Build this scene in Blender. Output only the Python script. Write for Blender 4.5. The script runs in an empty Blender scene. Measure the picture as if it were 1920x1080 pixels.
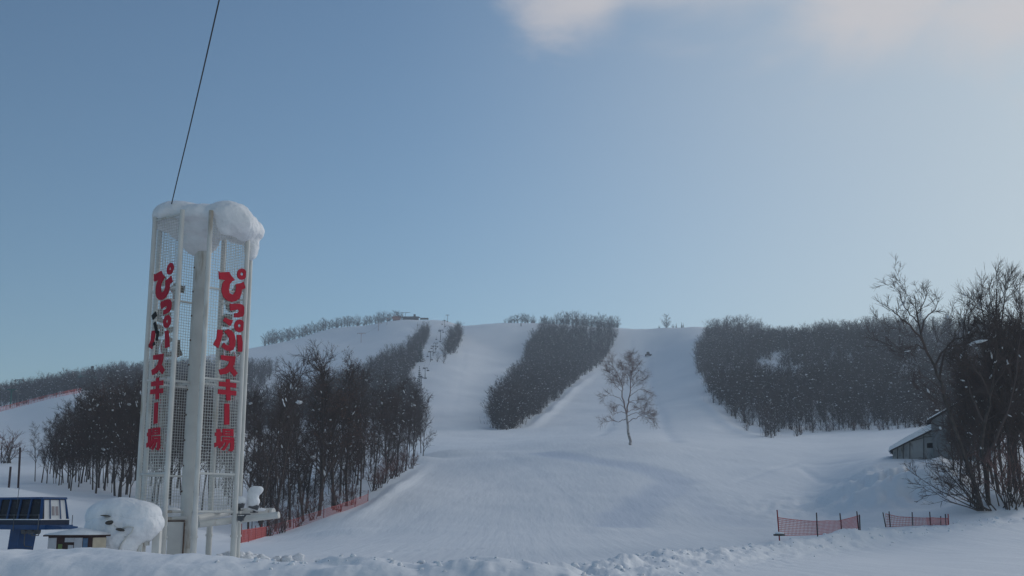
import bpy, bmesh, math, random
import numpy as np
from mathutils import Vector, Matrix, noise
from mathutils.geometry import tessellate_polygon
from mathutils.bvhtree import BVHTree

random.seed(7)
PI = math.pi
scn = bpy.context.scene
COL = scn.collection

# ------------------------------------------------------------------ camera model (f in px of a 1920 px wide picture)
F = 2140.0
PITCH = math.atan(425.0 / F)
SP, CP = math.sin(PITCH), math.cos(PITCH)
HC = 1.9


def ray(px, py):
    """direction per metre of Y"""
    u = (px - 960.0) / F
    v = (540.0 - py) / F
    d = CP - v * SP
    return u / d, (SP + v * CP) / d


def at(px, py, Y):
    a, e = ray(px, py)
    return Vector((a * Y, Y, HC + e * Y))


def xat(px, Y, py=850):
    return ray(px, py)[0] * Y


cam_d = bpy.data.cameras.new('camera')
cam = bpy.data.objects.new('camera', cam_d)
COL.objects.link(cam)
cam_d.sensor_width = 36
cam_d.lens = F * 36 / 1920
cam_d.clip_start = 0.1
cam_d.clip_end = 6000
cam.location = (0, 0, HC)
cam.rotation_euler = (PI / 2 + PITCH, 0, 0)
scn.camera = cam

# ------------------------------------------------------------------ materials


def nt(mat):
    mat.use_nodes = True
    t = mat.node_tree
    return t, t.nodes, t.links


def mat_simple(name, col, rough=0.8, metal=0.0, var=0.15, scale=6.0, bump=0.0, bscale=30.0, spec=0.3, streak=None):
    m = bpy.data.materials.new(name)
    t, N, L = nt(m)
    b = N['Principled BSDF']
    b.inputs['Roughness'].default_value = rough
    b.inputs['Metallic'].default_value = metal
    b.inputs['Specular IOR Level'].default_value = spec
    tc = N.new('ShaderNodeTexCoord')
    nz = N.new('ShaderNodeTexNoise')
    nz.inputs['Scale'].default_value = scale
    nz.inputs['Detail'].default_value = 5
    L.new(tc.outputs['Object'], nz.inputs['Vector'])
    mp = N.new('ShaderNodeMapRange')
    mp.inputs[1].default_value = 0.3
    mp.inputs[2].default_value = 0.7
    mp.inputs[3].default_value = 1 - var
    mp.inputs[4].default_value = 1 + var
    L.new(nz.outputs['Fac'], mp.inputs[0])
    mx = N.new('ShaderNodeVectorMath')
    mx.operation = 'SCALE'
    mx.inputs[0].default_value = col[:3]
    L.new(mp.outputs[0], mx.inputs['Scale'])
    out = mx.outputs[0]
    if streak:
        s2 = N.new('ShaderNodeTexNoise')
        s2.inputs['Scale'].default_value = streak[1]
        s2.inputs['Detail'].default_value = 8
        mapn = N.new('ShaderNodeMapping')
        mapn.inputs['Scale'].default_value = (1, 1, streak[3])
        L.new(tc.outputs['Object'], mapn.inputs['Vector'])
        L.new(mapn.outputs[0], s2.inputs['Vector'])
        r = N.new('ShaderNodeMapRange')
        r.inputs[1].default_value = streak[2]
        r.inputs[2].default_value = streak[2] + 0.12
        L.new(s2.outputs['Fac'], r.inputs[0])
        mm = N.new('ShaderNodeMix')
        mm.data_type = 'RGBA'
        L.new(r.outputs[0], mm.inputs[0])
        L.new(out, mm.inputs[6])
        mm.inputs[7].default_value = (*streak[0], 1)
        out = mm.outputs[2]
    L.new(out, b.inputs['Base Color'])
    if bump:
        nb = N.new('ShaderNodeTexNoise')
        nb.inputs['Scale'].default_value = bscale
        L.new(tc.outputs['Object'], nb.inputs['Vector'])
        bp = N.new('ShaderNodeBump')
        bp.inputs['Strength'].default_value = bump
        bp.inputs['Distance'].default_value = 0.05
        L.new(nb.outputs['Fac'], bp.inputs['Height'])
        L.new(bp.outputs[0], b.inputs['Normal'])
    return m


def mat_snow_ground():
    m = bpy.data.materials.new('snow_ground')
    t, N, L = nt(m)
    b = N['Principled BSDF']
    b.inputs['Roughness'].default_value = 0.75
    b.inputs['Specular IOR Level'].default_value = 0.25
    tc = N.new('ShaderNodeTexCoord')

    def nz(scale, detail, stretch=(1, 1, 1), rot=0.0):
        mp = N.new('ShaderNodeMapping')
        mp.inputs['Scale'].default_value = stretch
        mp.inputs['Rotation'].default_value = (0, 0, rot)
        L.new(tc.outputs['Object'], mp.inputs['Vector'])
        n = N.new('ShaderNodeTexNoise')
        n.inputs['Scale'].default_value = scale
        n.inputs['Detail'].default_value = detail
        n.inputs['Roughness'].default_value = 0.6
        L.new(mp.outputs[0], n.inputs['Vector'])
        return n.outputs['Fac']
    big = nz(0.02, 4, (1, 0.5, 1), 0.3)
    mid = nz(0.25, 6, (1, 0.35, 1), 0.5)
    fine = nz(5.0, 8)
    at_ = N.new('ShaderNodeAttribute')
    at_.attribute_name = 'packed'
    # albedo: fresh snow, wind packed snow, groomed track
    mr = N.new('ShaderNodeMapRange')
    mr.inputs[1].default_value = 0.35
    mr.inputs[2].default_value = 0.65
    mr.inputs[3].default_value = 0.0
    mr.inputs[4].default_value = 1.0
    L.new(big, mr.inputs[0])
    c1 = N.new('ShaderNodeMix')
    c1.data_type = 'RGBA'
    c1.inputs[6].default_value = (0.80, 0.82, 0.86, 1)
    c1.inputs[7].default_value = (0.88, 0.89, 0.92, 1)
    L.new(mr.outputs[0], c1.inputs[0])
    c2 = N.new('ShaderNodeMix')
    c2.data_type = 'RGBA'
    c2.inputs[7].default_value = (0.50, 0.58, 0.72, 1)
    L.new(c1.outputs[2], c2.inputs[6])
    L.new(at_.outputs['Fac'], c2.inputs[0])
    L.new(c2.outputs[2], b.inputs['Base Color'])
    groom = nz(1.4, 3, (1, 0.035, 1), 0.12)
    h0_ = N.new('ShaderNodeMath')
    h0_.operation = 'MULTIPLY_ADD'
    h0_.inputs[1].default_value = 0.22
    h = N.new('ShaderNodeMath')
    h.operation = 'MULTIPLY'
    h.inputs[1].default_value = 0.35
    L.new(mid, h.inputs[0])
    h2 = N.new('ShaderNodeMath')
    h2.operation = 'MULTIPLY_ADD'
    h2.inputs[1].default_value = 0.05
    L.new(fine, h2.inputs[0])
    L.new(groom, h0_.inputs[0])
    L.new(h.outputs[0], h0_.inputs[2])
    L.new(h0_.outputs[0], h2.inputs[2])
    bp = N.new('ShaderNodeBump')
    bp.inputs['Strength'].default_value = 0.5
    bp.inputs['Distance'].default_value = 0.6
    L.new(h2.outputs[0], bp.inputs['Height'])
    L.new(bp.outputs[0], b.inputs['Normal'])
    return m


def mat_net(name, col):
    m = mat_simple(name, col, rough=0.7, var=0.1, scale=2)
    return m


M = {}
M['ground'] = mat_snow_ground()
M['snow'] = mat_simple('snow_pillow', (0.84, 0.85, 0.88), rough=0.7, var=0.05, scale=2, bump=0.8, bscale=7.0)
M['bark'] = mat_simple('bark', (0.080, 0.064, 0.058), rough=0.95, var=0.35, scale=3, bump=0.6, bscale=12)
M['bark_grey'] = mat_simple('bark_grey', (0.085, 0.072, 0.066), rough=0.95, var=0.35, scale=3, bump=0.5)
M['twig'] = mat_simple('twig', (0.090, 0.066, 0.060), rough=0.95, var=0.3, scale=0.5)
M['twig_far'] = mat_simple('twig_far', (0.068, 0.054, 0.054), rough=0.95, var=0.6, scale=0.13)
M['twig_red'] = mat_simple('twig_red', (0.17, 0.095, 0.085), rough=0.95, var=0.3, scale=0.6)
M['twig_birch'] = mat_simple('twig_birch', (0.26, 0.195, 0.185), rough=0.95, var=0.3, scale=0.6)
M['birch'] = mat_simple('birch_bark', (0.40, 0.37, 0.36), rough=0.8, var=0.15, scale=2, streak=((0.05, 0.04, 0.04), 1.6, 0.52, 2.5))
M['leaf_dry'] = mat_simple('dry_leaf', (0.16, 0.085, 0.06), rough=0.9, var=0.3, scale=1)
M['needle'] = mat_simple('needle', (0.03, 0.045, 0.042), rough=0.95, var=0.3, scale=1)
M['white_paint'] = mat_simple('white_paint', (0.64, 0.63, 0.60), rough=0.5, var=0.10, scale=1.2, streak=((0.36, 0.29, 0.22), 2.2, 0.60, 0.18))
M['wire_white'] = mat_simple('wire_white', (0.56, 0.56, 0.54), rough=0.5, var=0.05)
M['red_paint'] = mat_simple('red_paint', (0.47, 0.006, 0.03), rough=0.6, var=0.12, scale=2)
M['back_plate'] = mat_simple('letter_back', (0.23, 0.205, 0.17), rough=0.7, var=0.2, scale=2)
M['black_strip'] = mat_simple('black_strip', (0.015, 0.014, 0.015), rough=0.7)
M['wire'] = mat_simple('wire_dark', (0.02, 0.02, 0.022), rough=0.6)
M['steel'] = mat_simple('steel', (0.10, 0.105, 0.115), rough=0.6, metal=0.3, var=0.2)
M['blue'] = mat_simple('blue_paint', (0.004, 0.045, 0.15), rough=0.45, var=0.15, scale=2)
M['blue_dark'] = mat_simple('blue_dark', (0.005, 0.016, 0.05), rough=0.5, var=0.15)
M['glass'] = mat_simple('dark_glass', (0.008, 0.006, 0.012), rough=0.25, var=0.3, scale=1.3, spec=0.15)
M['white_door'] = mat_simple('white_panel', (0.62, 0.62, 0.63), rough=0.5, var=0.06, scale=2)
M['curtain'] = mat_simple('curtain', (0.30, 0.26, 0.27), rough=0.8, var=0.1)
M['hut_white'] = mat_simple('hut_white', (0.45, 0.45, 0.48), rough=0.7, var=0.12, scale=3)
M['hut_brown'] = mat_simple('hut_brown', (0.045, 0.024, 0.024), rough=0.8, var=0.2, scale=3)
M['hut_beige'] = mat_simple('hut_beige', (0.50, 0.43, 0.33), rough=0.7, var=0.1, scale=3)
M['hut_blue'] = mat_simple('hut_blue', (0.09, 0.15, 0.24), rough=0.6)
M['hut_green'] = mat_simple('hut_green', (0.14, 0.19, 0.07), rough=0.7)
M['orange'] = mat_net('orange_net', (0.60, 0.14, 0.13))
M['orange_paint'] = mat_simple('orange_paint', (0.34, 0.14, 0.10), rough=0.6)
M['pole_dark'] = mat_simple('pole_dark', (0.05, 0.03, 0.035), rough=0.8)
M['pole_red'] = mat_simple('pole_red', (0.28, 0.02, 0.02), rough=0.7)
M['green'] = mat_simple('green_paint', (0.015, 0.10, 0.085), rough=0.6)
M['shed_wall'] = mat_simple('shed_wall', (0.29, 0.29, 0.29), rough=0.7, var=0.12, scale=0.8, streak=((0.12, 0.11, 0.10), 1.2, 0.6, 0.3))
M['shed_frame'] = mat_simple('shed_frame', (0.05, 0.045, 0.045), rough=0.8)
M['shed_dull'] = mat_simple('shed_board', (0.19, 0.20, 0.21), rough=0.8, var=0.25, scale=1.0)
M['rust'] = mat_simple('rust', (0.10, 0.055, 0.035), rough=0.9)
M['rock'] = mat_simple('dirt', (0.06, 0.055, 0.05), rough=0.95, var=0.4, scale=8)
M['lamp_grey'] = mat_simple('lamp_grey', (0.12, 0.12, 0.13), rough=0.5, metal=0.3)

# ------------------------------------------------------------------ mesh helper


class MB:
    def __init__(self):
        self.v, self.f, self.m = [], [], []

    def add(self, vs, fs, mi=0):
        o = len(self.v)
        self.v += [tuple(p) for p in vs]
        self.f += [tuple(i + o for i in f) for f in fs]
        self.m += [mi] * len(fs)

    def tube(self, pts, rad, n=8, mi=0, cap=True):
        pts = [Vector(p) for p in pts]
        k = len(pts)
        if isinstance(rad, (int, float)):
            rad = [rad] * k
        vs = []
        d0 = (pts[1] - pts[0]).normalized()
        up = Vector((0, 0, 1)) if abs(d0.z) < 0.9 else Vector((1, 0, 0))
        s = d0.cross(up).normalized()
        for i in range(k):
            d = (pts[min(i + 1, k - 1)] - pts[max(i - 1, 0)])
            if d.length < 1e-9:
                d = d0
            d.normalize()
            s = (s - d * s.dot(d))
            if s.length < 1e-6:
                s = d.orthogonal()
            s.normalize()
            w = d.cross(s)
            for j in range(n):
                a = 2 * PI * j / n
                vs.append(pts[i] + (s * math.cos(a) + w * math.sin(a)) * rad[i])
        fs = []
        for i in range(k - 1):
            for j in range(n):
                a, b = i * n + j, i * n + (j + 1) % n
                fs.append((a, b, b + n, a + n))
        if cap:
            fs.append(tuple(range(n))[::-1])
            fs.append(tuple((k - 1) * n + j for j in range(n)))
        self.add(vs, fs, mi)

    def box(self, c, size, R=None, mi=0):
        c = Vector(c)
        vs = []
        for z in (-1, 1):
            for x, y in ((-1, -1), (1, -1), (1, 1), (-1, 1)):
                p = Vector((x * size[0] / 2, y * size[1] / 2, z * size[2] / 2))
                if R is not None:
                    p = R @ p
                vs.append(c + p)
        self.add(vs, [(3, 2, 1, 0), (4, 5, 6, 7), (0, 1, 5, 4), (1, 2, 6, 5), (2, 3, 7, 6), (3, 0, 4, 7)], mi)

    def bar(self, a, b, w, h=None, mi=0):
        a, b = Vector(a), Vector(b)
        d = b - a
        L = d.length
        q = d.to_track_quat('X', 'Z').to_matrix()
        self.box((a + b) / 2, (L, w, h or w), q, mi)

    def hexa(self, p, mi=0):
        """8 points: bottom 4 (ccw), top 4"""
        self.add(p, [(3, 2, 1, 0), (4, 5, 6, 7), (0, 1, 5, 4), (1, 2, 6, 5), (2, 3, 7, 6), (3, 0, 4, 7)], mi)

    def build(self, name, mats, parent=None, smooth=False, loc=None):
        me = bpy.data.meshes.new(name)
        me.from_pydata(self.v, [], self.f)
        if not isinstance(mats, (list, tuple)):
            mats = [mats]
        for m in mats:
            me.materials.append(m)
        if len(mats) > 1:
            me.polygons.foreach_set('material_index', self.m)
        if smooth:
            me.polygons.foreach_set('use_smooth', [True] * len(me.polygons))
        me.update()
        o = bpy.data.objects.new(name, me)
        COL.objects.link(o)
        if loc is not None:
            o.location = loc
        if parent:
            o.parent = parent
        return o


def tag(o, label=None, cat=None, group=None, kind=None):
    if label:
        o['label'] = label
    if cat:
        o['category'] = cat
    if group:
        o['group'] = group
    if kind:
        o['kind'] = kind
    return o


def thing(name, loc, label, cat, group=None, rz=0):
    o = bpy.data.objects.new(name, None)
    COL.objects.link(o)
    o.location = loc
    o.rotation_euler = (0, 0, rz)
    o.empty_display_size = 0.3
    return tag(o, label, cat, group)


def dup(root, loc, rz=0, scale=None, label=None, group=None):
    def cp(o, parent):
        c = o.copy()
        COL.objects.link(c)
        c.parent = parent
        for ch in o.children:
            cp(ch, c)
        return c
    r = cp(root, None)
    r.location = loc
    r.rotation_euler = (0, 0, rz)
    if scale is not None:
        r.scale = scale
    if label:
        r['label'] = label
    if group:
        r['group'] = group
    return r


def snow_mesh(ells, voxel, name, mat, parent=None, lump=0.12, lscale=1.2, sm=4, keep=None):
    """ellipsoids (centre, radii) melted into one rounded snow mass"""
    bm = bmesh.new()
    for c, r in ells:
        bmesh.ops.create_icosphere(bm, subdivisions=3, radius=1.0,
                                   matrix=Matrix.Translation(c) @ Matrix.Diagonal((*r, 1)))
    me = bpy.data.meshes.new('tmp')
    bm.to_mesh(me)
    bm.free()
    o = bpy.data.objects.new('tmp', me)
    COL.objects.link(o)
    md = o.modifiers.new('r', 'REMESH')
    md.mode = 'VOXEL'
    md.voxel_size = voxel
    s = o.modifiers.new('s', 'SMOOTH')
    s.iterations = sm
    s.factor = 0.7
    dg = bpy.context.evaluated_depsgraph_get()
    me2 = bpy.data.meshes.new_from_object(o.evaluated_get(dg))
    bpy.data.objects.remove(o)
    for v in me2.vertices:
        n = v.normal
        k = noise.fractal(v.co * lscale, 0.6, 2.0, 4) * lump
        v.co = v.co + Vector(n) * k
    me2.materials.clear()
    me2.materials.append(mat)
    me2.polygons.foreach_set('use_smooth', [True] * len(me2.polygons))
    me2.name = name
    ob = bpy.data.objects.new(name, me2)
    COL.objects.link(ob)
    if parent:
        ob.parent = parent
    return ob


# ------------------------------------------------------------------ terrain
TAB = {
    -900: [(33, 1090), (60, 1045), (100, 980), (150, 930), (250, 870), (400, 815), (850, 770), (1600, 800)],
    -300: [(33, 1085), (70, 1038), (100, 960), (150, 922), (200, 885), (300, 825), (400, 795), (450, 793), (850, 760), (1200, 775), (1600, 830)],
    0: [(33, 1087), (70, 1042), (90, 990), (115, 910), (130, 916), (150, 905), (200, 865), (300, 805), (400, 767), (450, 769), (850, 748), (1000, 755), (1600, 830)],
    160: [(33, 1087), (70, 1042), (90, 1000), (115, 940), (130, 928), (150, 910), (200, 870), (300, 790), (400, 735), (450, 738), (850, 724), (1000, 735), (1600, 830)],
    330: [(33, 1087), (70, 1040), (90, 1008), (130, 945), (200, 885), (300, 800), (400, 748), (600, 722), (850, 700), (1200, 690), (1600, 800)],
    490: [(33, 1087), (48, 1058), (90, 1018), (110, 1003), (150, 950), (200, 905), (300, 840), (400, 800), (600, 745), (850, 700), (1200, 657), (1600, 790)],
    650: [(33, 1087), (48, 1058), (90, 1010), (118, 962), (130, 945), (160, 905), (200, 878), (300, 828), (400, 790), (600, 722), (850, 662), (1000, 640), (1200, 619), (1600, 760)],
    750: [(33, 1087), (48, 1058), (90, 1004), (130, 933), (150, 903), (180, 880), (220, 862), (300, 827), (400, 786), (600, 716), (850, 645), (1000, 617), (1120, 602), (1600, 750)],
    820: [(33, 1087), (48, 1056), (90, 1001), (130, 930), (170, 885), (210, 857), (300, 825), (400, 785), (600, 712), (850, 640), (1000, 612), (1080, 605), (1600, 750)],
    930: [(33, 1087), (48, 1055), (90, 1000), (130, 932), (200, 852), (300, 822), (370, 804), (600, 730), (850, 652), (1000, 610), (1600, 750)],
    1200: [(33, 1085), (60, 1040), (90, 1003), (130, 925), (200, 838), (370, 790), (600, 735), (890, 665), (1000, 617), (1600, 750)],
    1320: [(33, 1085), (60, 1041), (90, 1003), (130, 927), (200, 846), (300, 805), (500, 735), (700, 670), (900, 625), (1000, 618), (1600, 750)],
    1400: [(33, 1085), (60, 1042), (90, 1003), (130, 927), (200, 852), (300, 812), (330, 803), (500, 725), (700, 662), (900, 622), (1000, 630), (1600, 750)],
    1500: [(33, 1085), (60, 1042), (90, 1003), (130, 925), (200, 855), (300, 812), (330, 804), (500, 715), (700, 652), (850, 638), (1000, 650), (1600, 760)],
    1650: [(33, 1085), (60, 1044), (80, 1000), (100, 953), (130, 866), (150, 856), (200, 842), (300, 806), (330, 798), (500, 700), (700, 628), (850, 640), (1600, 780)],
    1850: [(33, 1085), (60, 1035), (80, 985), (90, 960), (110, 905), (140, 852), (200, 825), (330, 780), (500, 690), (700, 622), (850, 640), (1600, 780)],
    2300: [(33, 1085), (60, 1030), (80, 980), (100, 930), (140, 850), (200, 815), (330, 770), (500, 690), (700, 630), (850, 650), (1600, 790)],
    2900: [(33, 1085), (60, 1030), (80, 980), (100, 940), (140, 870), (200, 835), (330, 790), (500, 710), (700, 650), (850, 670), (1600, 800)],
}


def pchip(xs, ys, xq):
    xs, ys = np.asarray(xs, float), np.asarray(ys, float)
    h = np.diff(xs)
    d = np.diff(ys) / h
    m = np.zeros_like(ys)
    m[0], m[-1] = d[0], d[-1]
    for i in range(1, len(xs) - 1):
        if d[i - 1] * d[i] > 0:
            w1, w2 = 2 * h[i] + h[i - 1], h[i] + 2 * h[i - 1]
            m[i] = (w1 + w2) / (w1 / d[i - 1] + w2 / d[i])
    q = np.clip(xq, xs[0], xs[-1])
    k = np.clip(np.searchsorted(xs, q) - 1, 0, len(xs) - 2)
    t = (q - xs[k]) / h[k]
    return ((2 * t**3 - 3 * t**2 + 1) * ys[k] + (t**3 - 2 * t**2 + t) * h[k] * m[k]
            + (-2 * t**3 + 3 * t**2) * ys[k + 1] + (t**3 - t**2) * h[k] * m[k + 1])


NY, NU = 700, 500
LY = np.linspace(math.log(20), math.log(1700), NY)
UQ = np.linspace(-1.3, 1.3, NU)
_colu, _rows = [], []
for pxc, prof in sorted(TAB.items()):
    ys = [20.0] + [p[0] for p in prof]
    zs = [-1.9] + [ray(pxc, p[1])[1] * p[0] for p in prof]
    _rows.append(pchip(ys, zs, np.exp(LY)))
    _colu.append(ray(pxc, 840)[0])
_rows = np.array(_rows)
ZG = np.zeros((NY, NU))
for i in range(NY):
    ZG[i] = pchip(_colu, _rows[:, i], UQ)
# light smoothing
for _ in range(3):
    ZG[1:-1] = (ZG[:-2] + 2 * ZG[1:-1] + ZG[2:]) / 4
    ZG[:, 1:-1] = (ZG[:, :-2] + 2 * ZG[:, 1:-1] + ZG[:, 2:]) / 4


def base_z(X, Y):
    X, Y = np.asarray(X, float), np.asarray(Y, float)
    Yc = np.clip(Y, 20, 1699)
    u = np.clip(X / Yc, -1.29, 1.29)
    fy = (np.log(Yc) - LY[0]) / (LY[1] - LY[0])
    fu = (u - UQ[0]) / (UQ[1] - UQ[0])
    iy = np.clip(fy.astype(int), 0, NY - 2)
    iu = np.clip(fu.astype(int), 0, NU - 2)
    ty, tu = fy - iy, fu - iu
    z = (ZG[iy, iu] * (1 - ty) * (1 - tu) + ZG[iy + 1, iu] * ty * (1 - tu)
         + ZG[iy, iu + 1] * (1 - ty) * tu + ZG[iy + 1, iu + 1] * ty * tu)
    return z + HC


def seg_dist(X, Y, pts):
    """distance to a polyline and its interpolated third value"""
    best = np.full(X.shape, 1e9)
    val = np.zeros(X.shape)
    for (x0, y0, a0), (x1, y1, a1) in zip(pts[:-1], pts[1:]):
        dx, dy = x1 - x0, y1 - y0
        t = np.clip(((X - x0) * dx + (Y - y0) * dy) / (dx * dx + dy * dy), 0, 1)
        d = np.hypot(X - x0 - t * dx, Y - y0 - t * dy)
        k = d < best
        best = np.where(k, d, best)
        val = np.where(k, a0 + t * (a1 - a0), val)
    return best, val


BANK = [(-900, 1022), (0, 1029), (130, 1032), (240, 1036), (330, 1041), (480, 1049), (560, 1054), (680, 1049), (780, 1052),
        (860, 1047), (905, 1050), (1000, 1053), (1060, 1060), (1100, 1082), (1180, 1110), (3000, 1140)]
BY = 14.0
_bx = [xat(p, BY, 1050) for p, _ in BANK]
_bz = [HC + ray(960, q)[1] * BY for _, q in BANK]

RIDGE = [(*at(1010, 1085, 30).xy, 0.0), (*at(1130, 1078, 36).xy, 0.25), (*at(1230, 1060, 42).xy, 0.4), (*at(1350, 1040, 50).xy, 0.45),
         (*at(1450, 1022, 62).xy, 0.55), (*at(1560, 998, 72).xy, 0.75), (*at(1650, 990, 77).xy, 0.32),
         (*at(1750, 995, 79).xy, 0.10), (*at(1860, 1003, 82).xy, 0.2), (*at(2100, 1003, 85).xy, 0.1)]
# second crest starting right of the first, over the gap in the fences
MOUNDS = [  # px, Y, sigma x, sigma y, height
    (1700, 114, 4.5, 3.0, 0.9), (1750, 120, 5.0, 4.0, 1.3), (1700, 108, 4.5, 2.5, 1.1), (1640, 117, 4.0, 2.0, 0.4), (1780, 105, 4.0, 3.0, 1.2),
    (1860, 91, 4.5, 3.5, 0.7), (1930, 90, 4.0, 3.0, 0.8), (1635, 76, 1.4, 1.0, 0.30), (1700, 75, 2.0, 1.0, 0.12), (1585, 74, 1.6, 1.0, 0.35),
    (470, 50, 0.8, 0.5, 0.35), (488, 51, 0.6, 0.5, 0.28), (418, 50, 0.7, 0.5, 0.3), (520, 53, 1.2, 0.6, 0.18),
    (840, 205, 7.0, 3.0, 1.4), (775, 195, 5.0, 2.5, 1.2), (640, 100, 3, 2, 0.3),
]
TRACK = [(1020, 850), (1030, 852), (1100, 862), (1180, 874), (1240, 888), (1262, 903), (1245, 922), (1205, 945), (1175, 965), (1165, 985)]
TRACK2 = [(1262, 903), (1300, 940), (1340, 965), (1400, 985)]
GR = {}


def track_xy(tr):
    out = []
    for px, py in tr:
        # march on the base surface
        for Y in np.arange(40, 400, 0.5):
            a, e = ray(px, py)
            if base_z(a * Y, Y) > HC + e * Y:
                break
        out.append((a * Y, Y, 0.0))
    return out


def fbm(X, Y, sc, oct_=4, seed=0.0):
    out = np.zeros(X.shape)
    fx, fy = X.ravel() * sc, Y.ravel() * sc
    o = out.ravel()
    for i in range(len(fx)):
        o[i] = noise.fractal((fx[i], fy[i], seed), 0.8, 2.0, oct_)
    return o.reshape(X.shape)


def ground_z(X, Y, detail=False):
    X, Y = np.asarray(X, float), np.asarray(Y, float)
    z = base_z(X, Y)
    # plough bank right in front of the camera
    bz = np.interp(X, _bx, _bz)
    d = Y - BY
    k = np.where(d < 0, np.exp(-(np.abs(d) / 2.2)**2.5), np.exp(-(np.abs(d) / 1.9)**3))
    z = z + np.maximum(bz - z, 0) * k
    dr, hr = seg_dist(X, Y, RIDGE)
    kr = np.exp(-(dr / 1.7)**2)
    z = z + hr * kr
    for px, my, sx, sy, h in MOUNDS:
        mx = xat(px, my, 950)
        z = z + h * np.exp(-((X - mx) / sx)**2 - ((Y - my) / sy)**2)
    return z


def gz(x, y):
    return float(ground_z(np.array([x]), np.array([y]))[0])


def hit(px, py, y0=20, y1=1650):
    """where the ray through a pixel meets the ground"""
    a, e = ray(px, py)
    Y = y0
    Ys = np.exp(np.linspace(math.log(y0), math.log(y1), 1500))
    g = ground_z(a * Ys, Ys)
    idx = np.nonzero(g > HC + e * Ys)[0]
    Yh = Ys[idx[0]] if len(idx) else y1
    return float(a * Yh), float(Yh)


def build_ground():
    ys = list(np.linspace(-36, 7, 16)) + list(np.linspace(8, 18.5, 110))
    y = 18.7
    while y < 1640:
        y *= 1.0098 if y < 140 else 1.0125
        ys.append(y)
    ys = np.array(ys)
    s = np.linspace(-1, 1, 760)
    us = 1.15 * (0.45 * s + 0.55 * s**3)
    W = np.maximum(ys, 24.0)
    X = W[:, None] * us[None, :]
    Y = np.repeat(ys[:, None], len(us), 1)
    Z = ground_z(X, Y)
    # natural relief
    n1 = fbm(X, Y, 0.011, 4, 3.0)
    n2 = fbm(X, Y, 0.09, 3, 9.0)
    far = np.clip((Y - 25) / 150, 0, 1)
    Z += n1 * 1.1 * far * np.clip(Y / 350, 0.15, 1.5)
    Z += n2 * 0.10 * np.clip((Y - 20) / 60, 0, 1.5)
    # lumps on the banks
    near = (Y < 26)
    n3 = np.zeros(X.shape)
    r = np.nonzero((ys > 8) & (ys < 26))[0]
    sl = slice(r[0], r[-1] + 1)
    n3[sl] = fbm(X[sl], Y[sl], 1.1, 5, 1.5)
    n4 = np.zeros(X.shape)
    n4[sl] = fbm(X[sl], Y[sl], 4.5, 3, 5.5)
    kb = np.exp(-((Y - BY) / 2.6)**2) * near
    cx = X / BY * F
    rough = np.clip((xat(1, 1) * 0 + X - xat(400, BY)) / 2.0, 0, 1)   # blocks towards the right end
    Z += kb * (n3 * (0.05 + 0.02 * rough) + n4 * 0.012)
    # cut blocks of the right hand end
    blocks = np.abs(np.sin(X * 2.1 + 1.6 * n3)) ** 3
    Z -= kb * rough * np.clip((xat(1120, BY) - X) / 0.5, 0, 1) * blocks * 0.05
    dr, hr = seg_dist(X, Y, RIDGE)
    m = (dr < 6) & (hr > 0.05)
    n5 = np.zeros(X.shape)
    ii = np.nonzero(m)
    for a, b in zip(*ii):
        n5[a, b] = noise.fractal((X[a, b] * 0.9, Y[a, b] * 0.9, 2.2), 0.6, 2.0, 5)
    Z += n5 * 0.17 * np.exp(-(dr / 2.8)**2)
    # trodden area by the shed
    mx = xat(1720, 112, 900)
    km = np.exp(-((X - mx) / 12)**2 - ((Y - 112) / 12)**2)
    n6 = np.zeros(X.shape)
    for a, b in zip(*np.nonzero(km > 0.02)):
        n6[a, b] = noise.fractal((X[a, b] * 0.28, Y[a, b] * 0.28, 7.7), 0.7, 2.0, 4)
    Z += km * n6 * 1.1
    # footprints in a row, left of centre
    fp0, fp1 = Vector(hit(735, 1034)), Vector(hit(900, 1029))
    for i in range(18):
        p = fp0.lerp(fp1, i / 17) + Vector((0, 0.1 * (-1)**i))
        Z -= 0.12 * np.exp(-((X - p.x) / 0.16)**2 - ((Y - p.y) / 0.5)**2)
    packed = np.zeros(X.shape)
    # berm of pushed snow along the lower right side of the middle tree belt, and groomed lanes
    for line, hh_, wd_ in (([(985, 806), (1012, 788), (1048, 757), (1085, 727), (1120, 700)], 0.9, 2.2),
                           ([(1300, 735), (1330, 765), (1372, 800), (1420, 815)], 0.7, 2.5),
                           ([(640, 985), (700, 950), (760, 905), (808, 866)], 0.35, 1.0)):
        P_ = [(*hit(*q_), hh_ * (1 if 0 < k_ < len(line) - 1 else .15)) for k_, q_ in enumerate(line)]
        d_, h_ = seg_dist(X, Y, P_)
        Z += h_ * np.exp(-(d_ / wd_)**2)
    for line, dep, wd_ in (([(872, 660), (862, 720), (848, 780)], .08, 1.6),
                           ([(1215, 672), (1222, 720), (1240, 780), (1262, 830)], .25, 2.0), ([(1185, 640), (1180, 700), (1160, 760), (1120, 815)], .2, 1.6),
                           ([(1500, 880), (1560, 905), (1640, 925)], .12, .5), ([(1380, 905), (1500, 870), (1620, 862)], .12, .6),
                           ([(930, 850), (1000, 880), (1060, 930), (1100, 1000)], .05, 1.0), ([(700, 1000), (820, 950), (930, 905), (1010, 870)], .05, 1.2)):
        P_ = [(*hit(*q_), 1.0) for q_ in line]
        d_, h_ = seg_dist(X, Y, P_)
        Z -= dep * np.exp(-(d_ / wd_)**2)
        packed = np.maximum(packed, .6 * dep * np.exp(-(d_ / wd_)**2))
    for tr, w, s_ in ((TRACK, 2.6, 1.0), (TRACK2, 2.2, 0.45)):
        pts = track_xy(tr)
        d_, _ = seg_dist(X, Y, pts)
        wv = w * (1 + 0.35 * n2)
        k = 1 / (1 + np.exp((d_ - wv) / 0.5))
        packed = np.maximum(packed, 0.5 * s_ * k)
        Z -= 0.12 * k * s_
    nv = X.size
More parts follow.
